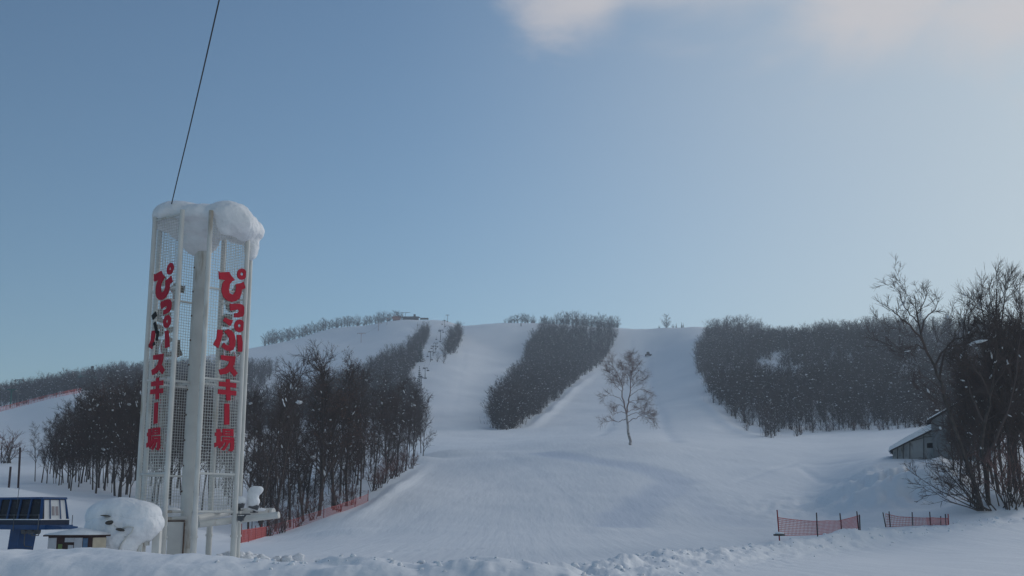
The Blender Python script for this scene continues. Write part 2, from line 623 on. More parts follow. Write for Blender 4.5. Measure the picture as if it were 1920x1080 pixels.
    me = bpy.data.meshes.new('ground')
    co = np.stack([X, Y, Z], -1).reshape(-1, 3)
    R, Cn = X.shape
    idx = np.arange(nv).reshape(R, Cn)
    q = np.stack([idx[:-1, :-1], idx[:-1, 1:], idx[1:, 1:], idx[1:, :-1]], -1).reshape(-1, 4)
    me.vertices.add(nv)
    me.vertices.foreach_set('co', co.ravel())
    me.loops.add(q.size)
    me.loops.foreach_set('vertex_index', q.ravel())
    me.polygons.add(len(q))
    me.polygons.foreach_set('loop_start', np.arange(0, q.size, 4))
    me.polygons.foreach_set('use_smooth', np.ones(len(q), bool))
    me.update()
    me.validate()
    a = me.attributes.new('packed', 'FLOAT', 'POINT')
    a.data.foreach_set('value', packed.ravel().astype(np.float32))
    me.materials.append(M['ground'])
    o = bpy.data.objects.new('snow_ground', me)
    COL.objects.link(o)
    tag(o, 'snow covered ski slopes and flat foreground with ploughed snow banks', 'snow slope', kind='structure')
    GR['X'], GR['Y'], GR['Z'], GR['us'], GR['ys'] = X, Y, Z, us, ys
    return o


build_ground()


def gzf(x, y):
    """height of the finished ground mesh"""
    ys, us = GR['ys'], GR['us']
    i = int(np.clip(np.searchsorted(ys, y) - 1, 0, len(ys) - 2))
    w = max(y, 24.0)
    j = int(np.clip(np.searchsorted(us, x / w) - 1, 0, len(us) - 2))
    ty = (y - ys[i]) / (ys[i + 1] - ys[i])
    tu = (x / w - us[j]) / (us[j + 1] - us[j])
    Z = GR['Z']
    return float((Z[i, j] * (1 - tu) + Z[i, j + 1] * tu) * (1 - ty) + (Z[i + 1, j] * (1 - tu) + Z[i + 1, j + 1] * tu) * ty)


def hitf(px, py):
    x, y = hit(px, py)
    return Vector((x, y, gzf(x, y)))


def crest(px, y0=600, y1=1350, back=4.0):
    """a point just behind the skyline in the direction of a pixel column"""
    a = ray(px, 610)[0]
    best, by = -1, y0
    for Y in np.arange(y0, y1, 3.0):
        e = (gzf(a * Y, Y) - HC) / Y
        if e > best:
            best, by = e, Y
    Y = by + back
    return Vector((a * Y, Y, gzf(a * Y, Y)))


# ------------------------------------------------------------------ trees
ICO = None


def ico():
    global ICO
    if ICO is None:
        bm = bmesh.new()
        bmesh.ops.create_icosphere(bm, subdivisions=2, radius=1)
        ICO = ([v.co.copy() for v in bm.verts], [tuple(v.index for v in f.verts) for f in bm.faces])
        bm.free()
    return ICO


def clump(mb, c, r, rng, flat=0.55):
    vs, fs = ico()
    s = rng.uniform(0, 50)
    d = Vector((rng.uniform(-1, 1), rng.uniform(-1, 1), rng.uniform(-.7, .7))).normalized()
    st = rng.uniform(0.0, 0.8)
    flat = flat * rng.uniform(0.8, 1.5)
    out = []
    for v in vs:
        k = 1 + 0.75 * noise.noise(v * 1.7 + Vector((s, s, s)))
        p = v * k
        p = Vector((p.x, p.y, p.z * flat))
        p += d * (d.dot(v)) * st
        out.append(c + p * r)
    mb.add(out, fs)


def rdir(rng, d, ang):
    """direction at angle from d, random azimuth"""
    o = d.orthogonal().normalized()
    q = Matrix.Rotation(rng.uniform(0, 2 * PI), 3, d) @ o
    return (d * math.cos(ang) + q * math.sin(ang)).normalized()


class TreeGen:
    def __init__(self, seed, twig_r=0.012, sub=(7, 6), leafy=0, twig_len=(0.5, 1.3), up=0.25, snow=0, snow_r=(0.12, 0.32), maxlev=3, droop=0.0):
        self.rng = random.Random(seed)
        self.trunk, self.crown, self.snow = MB(), MB(), MB()
        self.twig_r, self.sub, self.leafy, self.twig_len = twig_r, sub, leafy, twig_len
        self.up, self.maxlev, self.droop = up, maxlev, droop
        self.forks = []
        self.fdir = {}
        self.nsnow, self.snow_r = snow, snow_r

    def path(self, p, d, L, seg, wob, up):
        pts = [p.copy()]
        for i in range(seg):
            r = self.rng
            d = (d + Vector((r.gauss(0, wob), r.gauss(0, wob), r.gauss(0, wob) + up / seg))).normalized()
            p = p + d * (L / seg)
            pts.append(p.copy())
        return pts

    def limb(self, pts, r0, r1, lev):
        k = len(pts)
        rad = [r0 + (r1 - r0) * i / (k - 1) for i in range(k)]
        n = 7 if lev == 0 else (5 if lev == 1 else 3)
        (self.trunk if lev == 0 else self.crown).tube(pts, rad, n, cap=False)

    def twigs(self, pts, L):
        r = self.rng
        n = self.sub[1]
        for i in range(n):
            t = r.uniform(0.15, 1.0) * (len(pts) - 1)
            k = min(int(t), len(pts) - 2)
            p = pts[k].lerp(pts[k + 1], t - k)
            d = (pts[k + 1] - pts[k]).normalized()
            dd = rdir(r, d, r.uniform(0.3, 0.9))
            l = r.uniform(*self.twig_len)
            q = self.path(p, dd, l, 2, 0.18, self.up - self.droop)
            self.crown.tube(q, [self.twig_r, self.twig_r * 0.8, self.twig_r * 0.35], 3, cap=False)
            if self.leafy and r.random() < self.leafy:
                for _ in range(3):
                    c = q[-1] + Vector((r.gauss(0, .1), r.gauss(0, .1), r.gauss(0, .1)))
                    a = Vector((r.gauss(0, 1), r.gauss(0, 1), r.gauss(0, 1))).normalized() * 0.07
                    b = a.orthogonal().normalized() * 0.05
                    self.crown.add([c - a, c + b, c + a, c - b], [(0, 1, 2, 3)], 1)
            # a twiglet
            q2 = self.path(q[1], rdir(r, dd, 0.6), l * 0.5, 1, 0.1, self.up)
            self.crown.tube(q2, [self.twig_r * 0.7, self.twig_r * 0.3], 3, cap=False)

    def branch(self, pts, r0, lev, dens=1.0, start=0.2):
        """side branches of a limb that is already drawn"""
        r = self.rng
        L = sum((pts[i + 1] - pts[i]).length for i in range(len(pts) - 1))
        n = max(2, int(self.sub[0] * dens * min(1.6, max(0.5, L / 3.5))))
        for i in range(n):
            f = start + (1 - start) * (i + r.random()) / n
            t = f * (len(pts) - 1)
            k = min(int(t), len(pts) - 2)
            p = pts[k].lerp(pts[k + 1], t - k)
            d = (pts[k + 1] - pts[k]).normalized()
            dd = rdir(r, d, r.uniform(0.5, 1.0))
            l = L * r.uniform(0.25, 0.45) * (1.15 - 0.6 * f)
            l = max(l, 0.7)
            rr = max(self.twig_r * 1.3, r0 * (1 - 0.6 * f) * 0.5)
            q = self.path(p, dd, l, 3, 0.14, self.up)
            self.limb(q, rr, self.twig_r, lev + 1)
            self.forks.append((q[1], rr))
            self.fdir[tuple(q[1])] = (q[2] - q[0]).normalized()
            if lev + 1 < self.maxlev and l > 1.6:
                self.branch(q, rr, lev + 1, 0.7, 0.25)
            self.twigs(q, l)

    def finish_snow(self, zmin=0):
        r = self.rng
        fk = [f for f in self.forks if f[0].z > zmin]
        if self.nsnow and fk:
            for _ in range(self.nsnow):
                p, rr = r.choice(fk)
                s = r.uniform(*self.snow_r)
                if r.random() < 0.15:
                    s *= 2.0
                if r.random() < 0.7:      # a ridge of snow lying along the limb
                    a = r.uniform(0, 6.28)
                    dd = Vector((math.cos(a), math.sin(a), r.uniform(.1, .8))).normalized()
                    dd = self.fdir.get(tuple(p), dd)
                    l = s * r.uniform(2.5, 5)
                    q = [p + dd * l * t + Vector((0, 0, s * .25)) for t in (-.5, -.2, .15, .5)]
                    self.snow.tube(q, [s * .1, s * .42, s * .5, s * .08], 6)
                else:
                    clump(self.snow, p + Vector((0, 0, s * 0.3)), s, r)

    def default(self, H, r0, first=0.3, nb=18, spread=0.33, lean=0.03, fork=False, ang=(0.45, 0.9)):
        r = self.rng
        d = Vector((r.gauss(0, lean), r.gauss(0, lean), 1)).normalized()
        tr = self.path(Vector((0, 0, -0.5)), d, H * 0.97, 10, 0.035, 0.1)
        self.limb(tr, r0, r0 * 0.12, 0)
        self.twigs(tr[-3:], 1)
        for i in range(nb):
            f = first + (0.97 - first) * (i + r.random()) / nb
            t = f * (len(tr) - 1)
            k = min(int(t), len(tr) - 2)
            p = tr[k].lerp(tr[k + 1], t - k)
            l = H * spread * r.uniform(0.65, 1.15) * (1 - 0.62 * ((f - first) / (1 - first)) ** 1.3)
            dd = rdir(r, Vector((0, 0, 1)), r.uniform(*ang))
            rr = r0 * (1 - f) * 0.55 + 0.02
            q = self.path(p, dd, l, 5, 0.10, self.up)
            self.limb(q, rr, self.twig_r, 1)
            self.forks.append((q[2], rr))
            self.forks.append((q[1], rr))
            self.fdir[tuple(q[2])] = (q[3] - q[1]).normalized()
            self.fdir[tuple(q[1])] = (q[2] - q[0]).normalized()
            self.branch(q, rr, 1)
            self.twigs(q, l)
        self.finish_snow()

    def objects(self, name, label, cat, group, bark, twig, leaf=None, names=('trunk', 'crown')):
        root = thing(name, (0, 0, 0), label, cat, group)
        self.trunk.build(names[0], bark, root, smooth=True)
        self.crown.build(names[1], [twig, leaf or twig], root, smooth=False)
        if self.snow.v:
            self.snow.build('branch_snow', M['snow'], root, smooth=True)['kind'] = 'stuff'
        return root


USED = {}


def place(proto, loc, rz, sc, label=None, group=None, name=None):
    """first use moves the prototype itself, later uses copy it"""
    if proto.name not in USED:
        USED[proto.name] = True
        proto.location, proto.rotation_euler, proto.scale = loc, (0, 0, rz), sc
        if label:
            proto['label'] = label
        if group:
            proto['group'] = group
        return proto
    return dup(proto, loc, rz, sc, label, group)


# ---- near wood: tall slim deciduous trees
G_NEAR = 'bare trees of the wood behind the sign tower'
near = []
for i in range(8):
    g = TreeGen(100 + i, twig_r=0.0155, sub=(6, 6), snow=random.randint(10, 16), snow_r=(0.05, 0.12), leafy=0.35 if i == 3 else 0.0)
    g.default(15, 0.115 + 0.014 * (i % 4), first=(0.14, 0.25, 0.32, 0.2)[i % 4], nb=(20, 17, 15, 22)[i % 4], spread=(0.26, 0.22, 0.20, 0.30)[i % 4],
              ang=((0.4, 0.85), (0.3, 0.7))[i % 2])
    near.append(g.objects('bare_tree', 'bare', 'tree', G_NEAR, M['bark'], M['twig'], M['leaf_dry']))
R = random.Random(5)

LAB_R = 'dark bare snow-flecked tree crowding the wood on the right of the sign tower'
LAB_L = 'dark bare snow-flecked tree crowding the wood on the left of the sign tower'
LAB_B = 'dark bare tree seen through and just behind the open frame of the sign tower'


def near_tree(px, Y, H, lab, k=None, grp=G_NEAR):
    x = xat(px, Y, 900)
    z = gzf(x, Y)
    s = H / 15.0
    sx = s * R.uniform(0.9, 1.15)
    return place(near[R.randrange(8) if k is None else k], (x, Y, z), R.uniform(0, 6.28), (sx, sx, s), lab, grp)


# front edge (px, Y, height)
for px, Y, H, k in [(470, 112, 14, 0), (492, 108, 16.5, 1), (520, 114, 17.8, 4), (548, 116, 15, 2), (572, 120, 15.5, 5), (600, 122, 17.0, 3), (628, 125, 17.8, 7),
                    (652, 128, 16.5, 3), (676, 134, 15.5, 0), (700, 142, 14.8, 2), (722, 152, 14.5, 4), (742, 164, 14, 6), (760, 176, 13.5, 1), (776, 188, 13, 5), (792, 200, 12, 4)]:
    near_tree(px, Y, H, LAB_R, k)
for i in range(34):
    t = (i + R.random()) / 34
    px = 470 + 320 * t
    Ymin = np.interp(px, [470, 500, 660, 735, 800], [112, 116, 136, 168, 215])
    Y = Ymin + R.uniform(3, 60)
    H = R.uniform(10.5, 14.5) * np.interp(px, [470, 640, 700, 800], [1.05, 1.08, 0.98, 0.85])
    near_tree(px, Y, H, LAB_R)
for i in range(40):
    px = 475 + 300 * (i + R.random()) / 40
    Ymin = np.interp(px, [470, 500, 660, 735, 800], [106, 110, 128, 160, 205])
    near_tree(px, Ymin + R.uniform(0, 35), R.uniform(4, 8), 'slender young bare tree among the taller ones right of the sign tower', None, 'young trees of the wood')
for i in range(22):
    px = 268 + 190 * (i + R.random()) / 22
    near_tree(px, R.uniform(125, 185), R.uniform(12, 16), LAB_B)
for i in range(34):
    t = (i + R.random()) / 34
    px = 92 + 178 * t
    Y = np.interp(px, [90, 150, 270], [150, 132, 128]) + R.uniform(0, 45)
    near_tree(px, Y, R.uniform(11.5, 14.5) * np.interp(px, [90, 140, 200, 270], [0.62, 0.85, 1.02, 1.08]), LAB_L)

for i in range(20):
    px = 95 + 175 * (i + R.random()) / 20
    Y = np.interp(px, [90, 150, 270], [146, 130, 124]) + R.uniform(0, 30)
    near_tree(px, Y, R.uniform(4, 8.5), 'slender young bare tree among the taller ones left of the sign tower', None, 'young trees of the left wood')
for px, Y, H in ((66, 158, 8), (78, 155, 9), (88, 152, 9.5)):
    near_tree(px, Y, H, 'small feathery bare tree at the outer left end of the wood, against bright snow', None, 'small trees at the left end of the wood')
# bushes in the wood's edge
bush = []
for i in range(3):
    g = TreeGen(300 + i, twig_r=0.012, sub=(4, 5), twig_len=(0.3, 0.9), snow=0, maxlev=2)
    for j in range(14):
        d = rdir(g.rng, Vector((0, 0, 1)), g.rng.uniform(0.05, 0.75))
        q = g.path(Vector((g.rng.gauss(0, .2), g.rng.gauss(0, .2), -0.1)), d, g.rng.uniform(1.4, 2.6), 4, 0.1, 0.1)
        g.limb(q, 0.03, 0.01, 0)
        g.branch(q, 0.02, 1)
    bush.append(g.objects('bare_shrub', 'bare', 'shrub', 'leafless shrubs at the edge of the wood', M['bark'], M['twig_red'], names=('stem', 'twig')))
for px, Y, s in [(752, 170, 1.3), (742, 162, 1.4), (735, 158, 1.1), (720, 150, 1.2), (700, 140, 1.1), (640, 122, 1.0), (590, 118, 1.1), (560, 114, 0.9), (770, 180, 1.0),
                 (712, 143, 1.0), (665, 128, 1.0), (530, 111, 1.0), (505, 108, 0.9)]:
    x = xat(px, Y, 900)
    place(bush[R.randrange(3)], (x, Y, gzf(x, Y)), R.uniform(0, 6), (s, s, s),
          'leafless shrub poking from the snow at the right-hand edge of the wood', 'leafless shrubs at the edge of the wood')
for px, py, s in [(8, 868, 2.0)]:
    p = hitf(px, py)
    place(bush[1], p, 1.0, (s * 1.3, s * 1.3, s), 'leafless round shrub on the snow slope at the left edge of the photo', 'leafless shrub of the left slope')

# ---- the lone birch


def guided(g, origin, sc, lines, dirs=1.0):
    """lines: list of (list of (dx px, dy px up, depth m), r0, r1, level); px offsets -> metres with sc"""
    out = []
    for pts, r0, r1, lev in lines:
        P = [Vector((p[0] * sc, p[2], p[1] * sc)) for p in pts]
        Q = []
        for i in range(len(P) - 1):     # densify with a little wobble
            for k in range(3):
                q = P[i].lerp(P[i + 1], k / 3)
                if k:
                    q += Vector((g.rng.gauss(0, .05), g.rng.gauss(0, .05), g.rng.gauss(0, .05)))
                Q.append(q)
        Q.append(P[-1])
        g.limb(Q, r0, r1, 0 if lev == 0 else 1)
        out.append((Q, r0))
    return out


bp = hitf(1182, 837)
scb = bp.y / F * 1.0
# offsets from base (1182,837): (dx, up, depth)
BL = [([(0, -3, 0), (-1, 12, 0), (-4, 30, 0), (-5, 45, .1), (-6, 58, .1)], 0.26, 0.17, 0),
      ([(-6, 58, .1), (-10, 75, -.2), (-14, 95, -.4), (-13, 108, -.4), (-20, 128, -.5), (-28, 143, -.4), (-32, 150, -.3)], 0.15, 0.03, 1),
      ([(-6, 58, .1), (-3, 75, .3), (1, 92, .5), (3, 112, .6), (5, 130, .6), (7, 148, .5), (8, 158, .4)], 0.15, 0.03, 1),
      ([(-5, 40, 0), (3, 47, -.4), (12, 49, -.8), (22, 55, -1.0), (30, 50, -1.2), (40, 48, -1.2), (48, 42, -1)], 0.08, 0.02, 1),
      ([(-6, 52, 0), (2, 57, .3), (12, 61, .8), (22, 58, 1.2), (34, 62, 1.4), (44, 58, 1.5)], 0.07, 0.02, 1),
      ([(-6, 60, 0), (4, 66, .3), (14, 66, .6), (24, 72, 1), (34, 80, 1.2), (38, 90, 1)], 0.06, 0.02, 1),
      ([(-5, 48, 0), (-14, 47, .3), (-21, 43, .5), (-30, 46, .7), (-42, 44, .8), (-54, 44, .9)], 0.07, 0.02, 1),
      ([(-6, 58, 0), (-16, 62, -.4), (-24, 58, -.9), (-30, 64, -1.2), (-34, 70, -1.2)], 0.06, 0.02, 1),
      ([(-8, 66, 0), (-14, 74, .5), (-22, 76, 1), (-28, 70, 1.4)], 0.05, 0.02, 1),
      ([(-10, 76, 0), (-18, 88, .4), (-28, 92, .7), (-36, 96, .8), (-46, 92, .9), (-52, 88, .8)], 0.055, 0.02, 1),
      ([(-13, 98, -.3), (-20, 104, -.5), (-28, 114, -.8), (-33, 122, -.8)], 0.045, 0.02, 1),
      ([(-15, 108, -.3), (-24, 126, 0), (-32, 134, .3), (-40, 138, .5), (-44, 146, .4)], 0.05, 0.02, 1),
      ([(-16, 116, -.4), (-14, 126, -.8), (-12, 138, -1), (-16, 148, -1)], 0.04, 0.02, 1),
      ([(0, 90, .4), (10, 98, .2), (20, 104, 0), (30, 102, -.3), (38, 98, -.4)], 0.055, 0.02, 1),
      ([(2, 106, .6), (12, 116, .8), (20, 124, 1), (28, 122, 1.2), (34, 128, 1.1)], 0.05, 0.02, 1),
      ([(4, 118, .6), (12, 132, .3), (20, 140, .1), (26, 136, 0)], 0.045, 0.02, 1),
      ([(6, 136, .6), (14, 144, .4), (18, 152, .3)], 0.035, 0.02, 1),
      ([(6, 138, .6), (0, 146, .7), (2, 156, .7)], 0.035, 0.02, 1),
      ([(-2, 78, .3), (8, 84, 1), (16, 84, 1.6), (26, 88, 2)], 0.05, 0.02, 1),
      ([(-3, 84, .3), (4, 78, -.8), (10, 74, -1.6), (14, 80, -2)], 0.045, 0.02, 1)]
g = TreeGen(41, twig_r=0.0125, sub=(10, 9), twig_len=(0.5, 1.5), maxlev=3, up=0.15, droop=0.3)
for Q, r0 in guided(g, bp, scb, BL)[1:]:
    g.branch(Q[3:], min(r0, 0.05), 1, 0.95, 0.25)
    g.twigs(Q[len(Q) // 2:], 1)
birch = g.objects('birch_tree', 'lone tall leafless birch with pale trunk and reddish twigs standing in the open piste', 'tree', None, M['birch'], M['twig_birch'])
birch.location = bp

# ---- right hand foreground trees
rp = hitf(1850, 957)
YR = rp.y
scr = YR / F
RT = [  # tall leaning tree, offsets from (1850,957)
    ([(-8, -6, 0), (-14, 30, 0), (-30, 100, .2), (-48, 180, .4), (-60, 240, .5), (-72, 290, .5), (-88, 330, .6), (-94, 370, .6), (-98, 410, .7), (-100, 440, .7)], 0.18, 0.03, 0),
    ([(-84, 318, .6), (-100, 350, 0), (-122, 372, -.5), (-142, 382, -1), (-158, 398, -1.2), (-172, 410, -1.2)], 0.10, 0.02, 1),
    ([(-92, 360, .6), (-82, 388, .9), (-66, 404, 1.2), (-52, 420, 1.4), (-46, 440, 1.4)], 0.07, 0.02, 1),
    ([(-95, 380, .6), (-108, 400, 1), (-118, 424, 1.2), (-122, 445, 1.2)], 0.06, 0.02, 1),
    ([(-97, 400, .6), (-86, 420, .4), (-80, 440, .2)], 0.05, 0.02, 1),
    ([(-72, 290, .5), (-60, 316, .3), (-40, 330, 0), (-16, 334, -.3), (10, 332, -.5)], 0.09, 0.03, 1),
    ([(-64, 262, .5), (-52, 300, 1), (-38, 330, 1.5), (-20, 350, 1.8), (0, 356, 2), (20, 352, 2)], 0.10, 0.03, 1),
    ([(-78, 306, .5), (-96, 322, -.4), (-116, 330, -.9), (-134, 320, -1.2), (-146, 306, -1.3)], 0.07, 0.02, 1),
    ([(-58, 232, .5), (-80, 250, -.4), (-104, 262, -1), (-126, 262, -1.4)], 0.06, 0.02, 1),
    ([(-50, 190, .4), (-30, 220, .2), (-10, 236, 0), (14, 240, 0)], 0.07, 0.02, 1),
    ([(-40, 150, .3), (-62, 168, .8), (-84, 176, 1.2), (-100, 170, 1.4)], 0.05, 0.02, 1),
    ([(-30, 100, .2), (-10, 130, .7), (4, 160, 1)], 0.05, 0.02, 1),
]
g = TreeGen(52, twig_r=0.013, sub=(9, 8), twig_len=(0.3, 0.85), snow=9, snow_r=(0.08, 0.2), maxlev=3, up=0.22)
RT = [([(x_, y_ * .92, z_) for x_, y_, z_ in p_], a_, b_, c_) for p_, a_, b_, c_ in RT]
for Q, r0 in guided(g, rp, scr, RT):
    g.branch(Q[len(Q) // 2:] if r0 > 0.2 else Q[3:], min(r0, 0.06), 1, 0.9, 0.2)
    for q in Q[4:]:
        g.forks.append((q, 0.06))
    g.twigs(Q[len(Q) // 2:], 1)
g.finish_snow(6)
tt = g.objects('bare_tree', 'tall leafless tree at right leaning left, its forked top against the sky', 'tree', 'leafless trees of the right-hand clump', M['bark'], M['twig'])
tt.location = rp
RT2 = [
    ([(2, -6, 0), (0, 60, 0), (-6, 110, 0), (10, 170, .2), (30, 230, .4), (44, 300, .5), (50, 360, .5), (52, 420, .4)], 0.18, 0.04, 0),
    ([(-2, 90, 0), (20, 130, -.5), (40, 180, -1), (60, 250, -1.2), (72, 320, -1.3), (80, 390, -1.3)], 0.14, 0.03, 1),
    ([(6, 160, .2), (-10, 220, .8), (-14, 290, 1), (-8, 350, 1.2), (4, 400, 1.2)], 0.11, 0.02, 1),
    ([(22, 210, .4), (0, 250, -.4), (-24, 270, -.8), (-44, 276, -1)], 0.08, 0.02, 1),
    ([(40, 280, .5), (24, 330, .3), (18, 380, .1), (22, 425, .1)], 0.08, 0.02, 1),
    ([(46, 320, .5), (64, 370, .7), (74, 420, .8), (76, 440, .8)], 0.07, 0.02, 1),
    ([(30, 230, .4), (60, 262, 1), (90, 300, 1.5), (104, 340, 1.7)], 0.09, 0.02, 1),
    ([(50, 350, .5), (40, 390, .4), (38, 430, .3)], 0.06, 0.02, 1),
    ([(0, 120, 0), (-24, 150, .5), (-50, 160, .8), (-70, 152, 1)], 0.07, 0.02, 1),
]
g = TreeGen(63, twig_r=0.014, sub=(8, 8), twig_len=(0.5, 1.4), snow=34, snow_r=(0.05, 0.12), maxlev=3, up=0.4)
for Q, r0 in guided(g, rp, scr, RT2):
    g.branch(Q[len(Q) // 3:], min(r0, 0.07), 1, 1.1, 0.1)
    for q in Q[4:]:
        g.forks.append((q, 0.06))
    g.twigs(Q[len(Q) // 3:], 1)
g.finish_snow(3)
t2 = g.objects('bare_tree', 'leafless many-stemmed tree with dense upright twigs at the right edge', 'tree', 'leafless trees of the right-hand clump', M['bark'], M['twig'])
t2.location = rp + Vector((0.5, 0.8, 0))
# more trees behind and beside
G_RT = 'leafless trees of the right-hand clump'
for px, Y, H, k in [(1822, 98, 11.5, 3), (1838, 104, 13, 0), (1872, 96, 14.5, 3), (1890, 92, 16, 7), (1905, 97, 16.5, 1), (1925, 94, 16, 0), (1950, 92, 15, 3), (1862, 110, 14, 7), (1900, 108, 15.5, 3),
                    (1935, 106, 15, 1), (1805, 118, 11, 4), (1845, 122, 12.5, 7), (1880, 124, 13, 3), (1915, 120, 13.5, 0), (1790, 150, 9.5, 0), (1765, 158, 9, 3), (1815, 152, 10, 7), (1840, 140, 11, 0), (1980, 100, 15, 7),
                    (1800, 103, 9.5, 7), (1812, 110, 11, 3), (1828, 92, 9, 0), (1790, 112, 8, 3), (1852, 95, 12, 7), (1880, 100, 14.5, 0), (1915, 99, 16, 3), (1835, 116, 12.5, 3), (1860, 118, 13, 0)]:
    near_tree(px, Y, H, 'dark snow-flecked leafless tree behind the big trees at the right edge', k, G_RT)
# low brush reaching left from the clump's foot
g = TreeGen(71, twig_r=0.013, sub=(6, 5), twig_len=(0.3, 0.8), maxlev=3, up=0.1)
for j in range(13):
    a = g.rng.uniform(0.5, 1.25)
    d = Vector((-math.sin(a), g.rng.uniform(-0.6, 0.6), math.cos(a) * 1.1)).normalized()
    q = g.path(Vector((g.rng.gauss(0, .3), g.rng.gauss(0, .3), -0.1)), d, g.rng.uniform(3.2, 6.2), 6, 0.07, 0.15)
    g.limb(q, 0.05, 0.012, 0)
    g.branch(q, 0.03, 1, 1.0, 0.3)
sh = g.objects('bare_shrub', 'large leafless shrub with arching twigs reaching left from the big trees at right', 'shrub', None, M['bark'], M['twig'], names=('stem', 'twig'))
sh.location = rp + Vector((-0.3, -0.5, 0))
for px, py, s, k in [(1893, 955, 1.6, 0), (1912, 950, 1.3, 2), (1826, 952, 1.0, 1)]:
    p = hitf(px, py)
    place(bush[k], p, R.uniform(0, 6), (s, s, s * 1.2), 'small leafless shrub in the snow at the foot of the right-hand trees', 'leafless shrubs at the foot of the right-hand trees')

# ---- far trees: domed crowns of many thin twigs


def dome(seed, H=12.0, nb=34, nt=9, bw=0.05, tw=0.036, rx=0.27):
    rg = random.Random(seed)
    T, C, S = [], [], []

    def blade(out, a, b, w):
        d = b - a
        q = d.cross(Vector((rg.gauss(0, 1), rg.gauss(0, 1), rg.gauss(0, 1)))).normalized() * w
        out.extend([a - q, a + q, b])
    r0 = 0.13
    top = Vector((rg.gauss(0, .3), rg.gauss(0, .3), H * .78))
    ns = rg.choice((1, 1, 2, 3))
    for k in range(ns):
        tp = top + Vector((rg.gauss(0, .9), rg.gauss(0, .9), 0)) * (k > 0)
        for a in (0, 2.09, 4.18):
            p0 = Vector((math.cos(a) * r0 + k * .2, math.sin(a) * r0, -0.6))
            p1 = Vector((math.cos(a + 2.09) * r0 + k * .2, math.sin(a + 2.09) * r0, -0.6))
            T.extend([p0, p1, tp])
    lop = rg.uniform(.8, 1.2)
    for i in range(34):      # brush at the foot
        a_ = rg.uniform(0, 6.28)
        q = Vector((math.cos(a_), math.sin(a_), 0)) * abs(rg.gauss(0, 1.3))
        blade(C, q - Vector((0, 0, .3)), q + Vector((rg.gauss(0, .5), rg.gauss(0, .5), rg.uniform(.8, 3.2))), .035)
    for i in range(nb):
        # end point in an ellipsoid, mostly near its skin
        while True:
            v = Vector((rg.uniform(-1, 1), rg.uniform(-1, 1), rg.uniform(-1, 1)))
            if 0.35 < v.length < 1:
                break
        e = Vector((v.x * rx * H * lop, v.y * rx * H, H * .56 + v.z * H * .42))
        hd = math.hypot(e.x, e.y)
        sz = max(0.04 * H, e.z - hd * rg.uniform(.7, 1.5) - 0.8)
        p = Vector((e.x * .04, e.y * .04, min(sz, H * .75)))
        d = (e - p).normalized()
        blade(T if False else C, p, e, bw)
        for j in range(nt):
            q = p.lerp(e, rg.uniform(.25, 1))
            dd = rdir(rg, (d + Vector((0, 0, .3))).normalized(), rg.uniform(.3, 1.1))
            blade(C, q, q + dd * rg.uniform(.6, 1.7), tw)
        if rg.random() < 0.2:
            q = p.lerp(e, rg.uniform(.4, .95))
            k = rg.uniform(.5, 1.3)
            for _ in range(4):
                a_, b_ = [q + Vector((rg.gauss(0, .17), rg.gauss(0, .17), rg.gauss(0, .08))) * k for _ in range(2)]
                S.extend([a_, b_, q + Vector((rg.gauss(0, .1), rg.gauss(0, .1), rg.uniform(.08, .3))) * k])
    return T, C, S


far_t, ridge_t = [], []
for i in range(10):
    T, C, S = dome(500 + i, nb=44, nt=10, bw=.055 if i < 6 else .085, tw=.034 if i < 6 else .062, rx=(.27 if i < 6 else .31) + .02 * (i % 3))
    rt_ = thing('bare_tree', (0, 0, 0), 'bare', 'tree', 'x')
    for nm_, tri, mt in (('trunk', T, 'bark_grey'), ('crown', C, 'twig_far'), ('branch_snow', S, 'snow')):
        if nm_ == 'trunk':
            m_ = MB()
            m_.tube([(0, 0, -.6), (0.1, 0, 4), (0, .1, 9.2)], [.15, .1, .03], 6)
            m_.add(T[9:], [(j, j + 1, j + 2) for j in range(0, len(T[9:]), 3)])
        else:
            m_ = MB()
            m_.add(tri, [(j, j + 1, j + 2) for j in range(0, len(tri), 3)])
        o_ = m_.build(nm_, M[mt], rt_)
        if nm_ == 'branch_snow':
            o_['kind'] = 'stuff'
    (far_t if i < 6 else ridge_t).append(rt_)
con = []
for i in range(2):
    g = MB()
    rr = random.Random(i)
    for lev in range(11):
        z = 0.6 + lev * 0.62
        rad = 1.7 * (1 - lev / 11.5)
        for j in range(13):
            a = rr.uniform(0, 6.28)
            l = rad * rr.uniform(0.7, 1.1)
            e = Vector((math.cos(a) * l, math.sin(a) * l, z - 0.35 * l))
            s = Vector((-math.sin(a), math.cos(a), 0)) * 0.22
            c = Vector((0, 0, z + 0.2))
            g.add([c, e * 0.6 + c * 0.4 + s, e, e * 0.6 + c * 0.4 - s, e * 0.6 + c * 0.4 + Vector((0, 0, -.2))], [(0, 1, 2, 3), (0, 1, 4), (0, 4, 3), (2, 4, 1), (2, 3, 4)])
    rt = thing('conifer_tree', (0, 0, 0), 'x', 'tree', 'x')
    g.build('crown', M['needle'], rt)
    t = MB()
    t.tube([(0, 0, -0.4), (0, 0, 7.2)], [0.14, 0.03], 6)
    t.build('trunk', M['bark'], rt)
    con.append(rt)


def far_tree(px, Y, H, lab, grp, protos=None, h0=12.0, back=0, wide=1.0):
    protos = protos or far_t
    x = xat(px, Y, 640 if Y > 500 else 780)
    s = H / h0
    w = s * R.uniform(0.9, 1.2) * wide
    return place(R.choice(protos), (x, Y, gzf(x, Y) - 0.3), R.uniform(0, 6.28), (w, w, s), lab, grp)


# summit ridge rows


